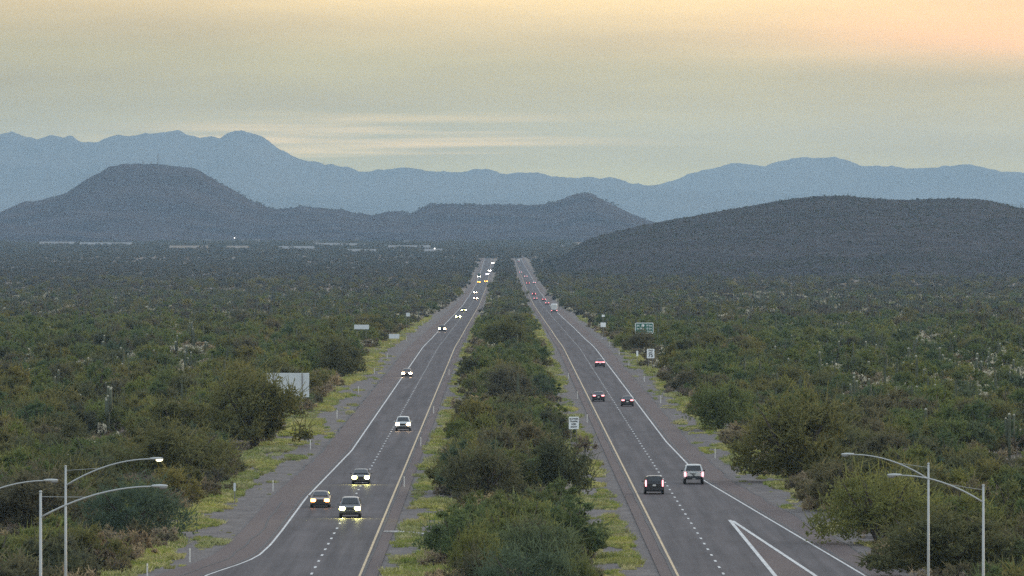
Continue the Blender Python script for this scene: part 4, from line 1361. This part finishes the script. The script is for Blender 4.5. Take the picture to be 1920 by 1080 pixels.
V('suv', 892, 563, RD, 'to', 'pink', 'dark red car leading the distant pair of headlit cars', GT)
V('sedan', 891, 551, K_, 'to', 'pink', 'black car close behind the dark red car', GT)
V('sedan', 898, 531, K_, 'to', 'amber', 'far black car with amber headlights in the outer lane', GT)
V('suv', 911, 530, BR, 'to', 'amber', 'far brown car with orange headlights in the inner lane', GT)
box_truck(898, 521, 'to', 'white', 'far dark green box truck facing the camera in the outer lane', 1.0, paint((.05, .08, .06), .5), 3.4)
V('suv', 914, 516, K_, 'to', 'blue', 'far dark car with bluish white headlights', GT)
V('sedan', 918, 509, K_, 'to', 'white', 'far dark car with white headlights behind the bluish pair', GT)
V('suv', 924, 495, K_, 'to', 'white', 'farthest oncoming car with one starry white light', GT)
V('suv', 1226, 928, K_, 'away', None, 'black sport utility with tall upright taillights nearest on the right road', GA)
V('pickup', 1300, 909, W_, 'away', None, 'white pickup truck with dark curved mark on its tailgate', GA)
V('sedan', 1122, 754, K_, 'away', None, 'black sedan in the inner lane beside another sedan', GA)
V('sedan', 1176, 763, K_, 'away', None, 'black sedan in the outer lane close to the white line', GA)
V('sedan', 1125, 689, K_, 'away', None, 'dark sedan with red light bar across its tail', GA, bar=True)
box_truck(1039, 587, 'away', None, 'white box truck with square rear driving away', 1.05)
V('sedan', 1026, 572, DG, 'away', None, 'small dark car just ahead of the white box truck', GA)
V('sedan', 1020, 565, RD, 'away', None, 'small reddish car two places ahead of the white box truck', GA)
V('sedan', 1004, 563, DG, 'away', None, 'far dark car in the inner lane, nearer of two', GA)
V('suv', 1001, 555, RD, 'away', None, 'far reddish car in the inner lane, ahead of another', GA)
V('suv', 990, 534, RD, 'away', None, 'very far reddish car in the inner lane', GA)
V('sedan', 1002, 532.5, S_, 'away', None, 'very far silver car in the outer lane', GA)
V('suv', 986, 521, S_, 'away', None, 'tiny silver car near the road bend', GA)
V('suv', 976, 513, S_, 'away', None, 'tiny silver car at the left edge of the far road', GA)
box_truck(973, 492, 'away', None, 'tiny pale truck at the far end of the right road', 1.0)

# ------------------------------------------------------------------ far buildings, mast, lights
def hall(px0, px1, py_b, hgt, wallm, roofm, label, name='warehouse', cat='warehouse', depth=40, door=True):
    Y = Yat(py_b)
    s_ = F / Y
    w = (px1 - px0) / s_
    x = ((px0 + px1) / 2 - 945) / s_
    g = float(gz(x, Y))
    e = empty(name, (x, Y, g), label, cat)
    MB().box((0, depth / 2, hgt / 2 - .5), (w, depth, hgt + 1)).build('wall', wallm, e)
    o_ = .5
    MB().add([(-w / 2 - o_, -o_, hgt), (w / 2 + o_, -o_, hgt), (w / 2 + o_, depth / 2, hgt + depth * .08), (-w / 2 - o_, depth / 2, hgt + depth * .08), (w / 2 + o_, depth + o_, hgt), (-w / 2 - o_, depth + o_, hgt),
              (-w / 2 - o_, -o_, hgt + .3), (w / 2 + o_, -o_, hgt + .3)],
             [(0, 1, 7, 6), (6, 7, 2, 3), (3, 2, 4, 5), (0, 6, 3, 5), (1, 4, 2, 7), (0, 5, 4, 1)]).build('roof', roofm, e)
    if door:
        n = max(1, int(w / 22))
        for k in range(n):
            MB().box((-w / 2 + w * (k + .5) / n, -.04, hgt * .36), (min(5, w * .3), .12, hgt * .72)).build('door', M_droof, e)
hall(74, 137, 461, 3.3, M_bwall, M_broof, 'long white roofed farm hall farthest left below the mesa')
hall(149, 246, 461.5, 3.3, M_bwall, M_broof, 'longest white farm hall below the mesa tower')
hall(318, 388, 470, 3.1, M_bwall2, M_bwall2, 'tan flat hall in the plain left of the dark trees')
hall(425, 464, 470, 2.7, M_bwall2, M_bwall2, 'shorter tan hall right of the tan flat hall')
hall(522, 588, 471, 3.3, M_bwall2, M_broof, 'cream hall with pale roof left of the long low sheds')
hall(592, 636, 464, 2.3, M_bwall, M_broof, 'thin pale shed behind and right of the cream hall')
hall(640, 684, 464.5, 2.5, M_bwall, M_broof, 'second thin pale shed in the middle of the plain')
hall(652, 704, 474, 2.3, M_bwall2, M_broof, 'low pale shed nearest the plain in front of the thin sheds')
hall(728, 806, 467, 2.9, M_bwall, M_broof, 'dark fronted pale hall left of the bright yard light')
hall(734, 752, 475, 2.1, M_bwall, M_broof, 'small pale shed in front of the dark fronted hall')
hall(796, 828, 474, 2.3, M_bwall, M_broof, 'white flat shed below the bright yard light')
for i, (px, py) in enumerate([(105, 455), (142, 452), (176, 449), (227, 450), (356, 451), (388, 455), (455, 456), (482, 456), (590, 460), (606, 452), (668, 455), (760, 458), (1055, 468), (1080, 470)]):
    hall(px - 3, px + 3 + (i % 3) * 2, py, 5.5, M_bwall, M_broof if i % 2 else M_droof, 'tiny pale house among trees at the foot of the mesa', 'house', 'house', 9, True)
    bpy.data.objects[-1] if False else None
for o in [o for o in COL.objects if o.name.startswith('house')]:
    o['group'] = 'tiny houses at the foot of the mesa'
def yard_light(px, py, pb, lab):
    Y = Yat(pb); s_ = F / Y; x = (px - 945) / s_; g = float(gz(x, Y)); z = HC - (py - 430) / s_ - g
    e = empty('yard_light', (x, Y - 3, g), lab, 'yard light')
    MB().tube([(0, 0, -.5), (0, 0, z)], .25, 6).build('pole', M_mast, e)
    rounded(MB(), (0, -.3, z), (1.2, .7, 1.1)).build('lamp', M_flood, e)
yard_light(196, 433.5, 450, 'bright white yard light below the mesa on the left')
yard_light(440, 446, 456, 'bright white yard light right of the mesa foot')
yard_light(815, 466, 474, 'bright white yard light at the hall nearest the road')
def mast(px, py_top, py_b, label, w):
    Y = 14500; s_ = F / Y; x = (px - 945) / s_
    zb_ = HC - (py_b - 430) / s_ - 3; zt2 = HC - (py_top - 430) / s_; h = zt2 - zb_
    e = empty('radio_mast', (x, Y + 8, zb_), label, 'radio mast')
    for sx, sy in ((-1, -1), (1, -1), (1, 1), (-1, 1)):
        MB().tube([(sx * w, sy * w, 0), (sx * w * .35, sy * w * .35, h * .9)], .4, 4).build('leg', M_mast, e)
    br = MB()
    n = int(h / 3)
    for k in range(n):
        z0 = h * .9 * k / n; z1 = h * .9 * (k + 1) / n
        a = w * (1 - .65 * k / n); b = w * (1 - .65 * (k + 1) / n)
        for s1, s2, s3, s4 in ((-1, -1, 1, -1), (1, -1, 1, 1), (1, 1, -1, 1), (-1, 1, -1, -1)):
            br.tube([(s1 * a, s2 * a, z0), (s3 * b, s4 * b, z1)], .12, 3, False)
    br.build('bracing', M_mast, e)
    MB().tube([(0, 0, h * .86), (0, 0, h)], .4, 5).build('antenna', M_mast, e)
mast(296, 286, 308, 'tall lattice radio mast on the flat top of the mesa', 1.6)
mast(268, 301, 307, 'short mast left of the tall radio mast on the mesa', .9)
mast(283, 302, 308, 'shortest mast beside the tall radio mast on the mesa', .8)

# ------------------------------------------------------------------ haze
hm, t, o = newmat('haze_air')
pv = t.nodes.new('ShaderNodeVolumePrincipled')
pv.inputs['Color'].default_value = (0.46, 0.70, 0.92, 1)
pv.inputs['Density'].default_value = 2.55e-5
pv.inputs['Absorption Color'].default_value = (0.2, 0.2, 0.2, 1)
t.links.new(pv.outputs[0], o.inputs['Volume'])
zmin = float(ZZ.min()) - 1.5
ztop = 560.0
hz_ = MB().box((0, (45000 - 460) / 2, (zmin + ztop) / 2), (13000, 45000 + 460, ztop - zmin)).build('haze', hm)
tag(hz_, 'thin bluish morning haze lying over the whole valley', 'haze', kind='stuff')
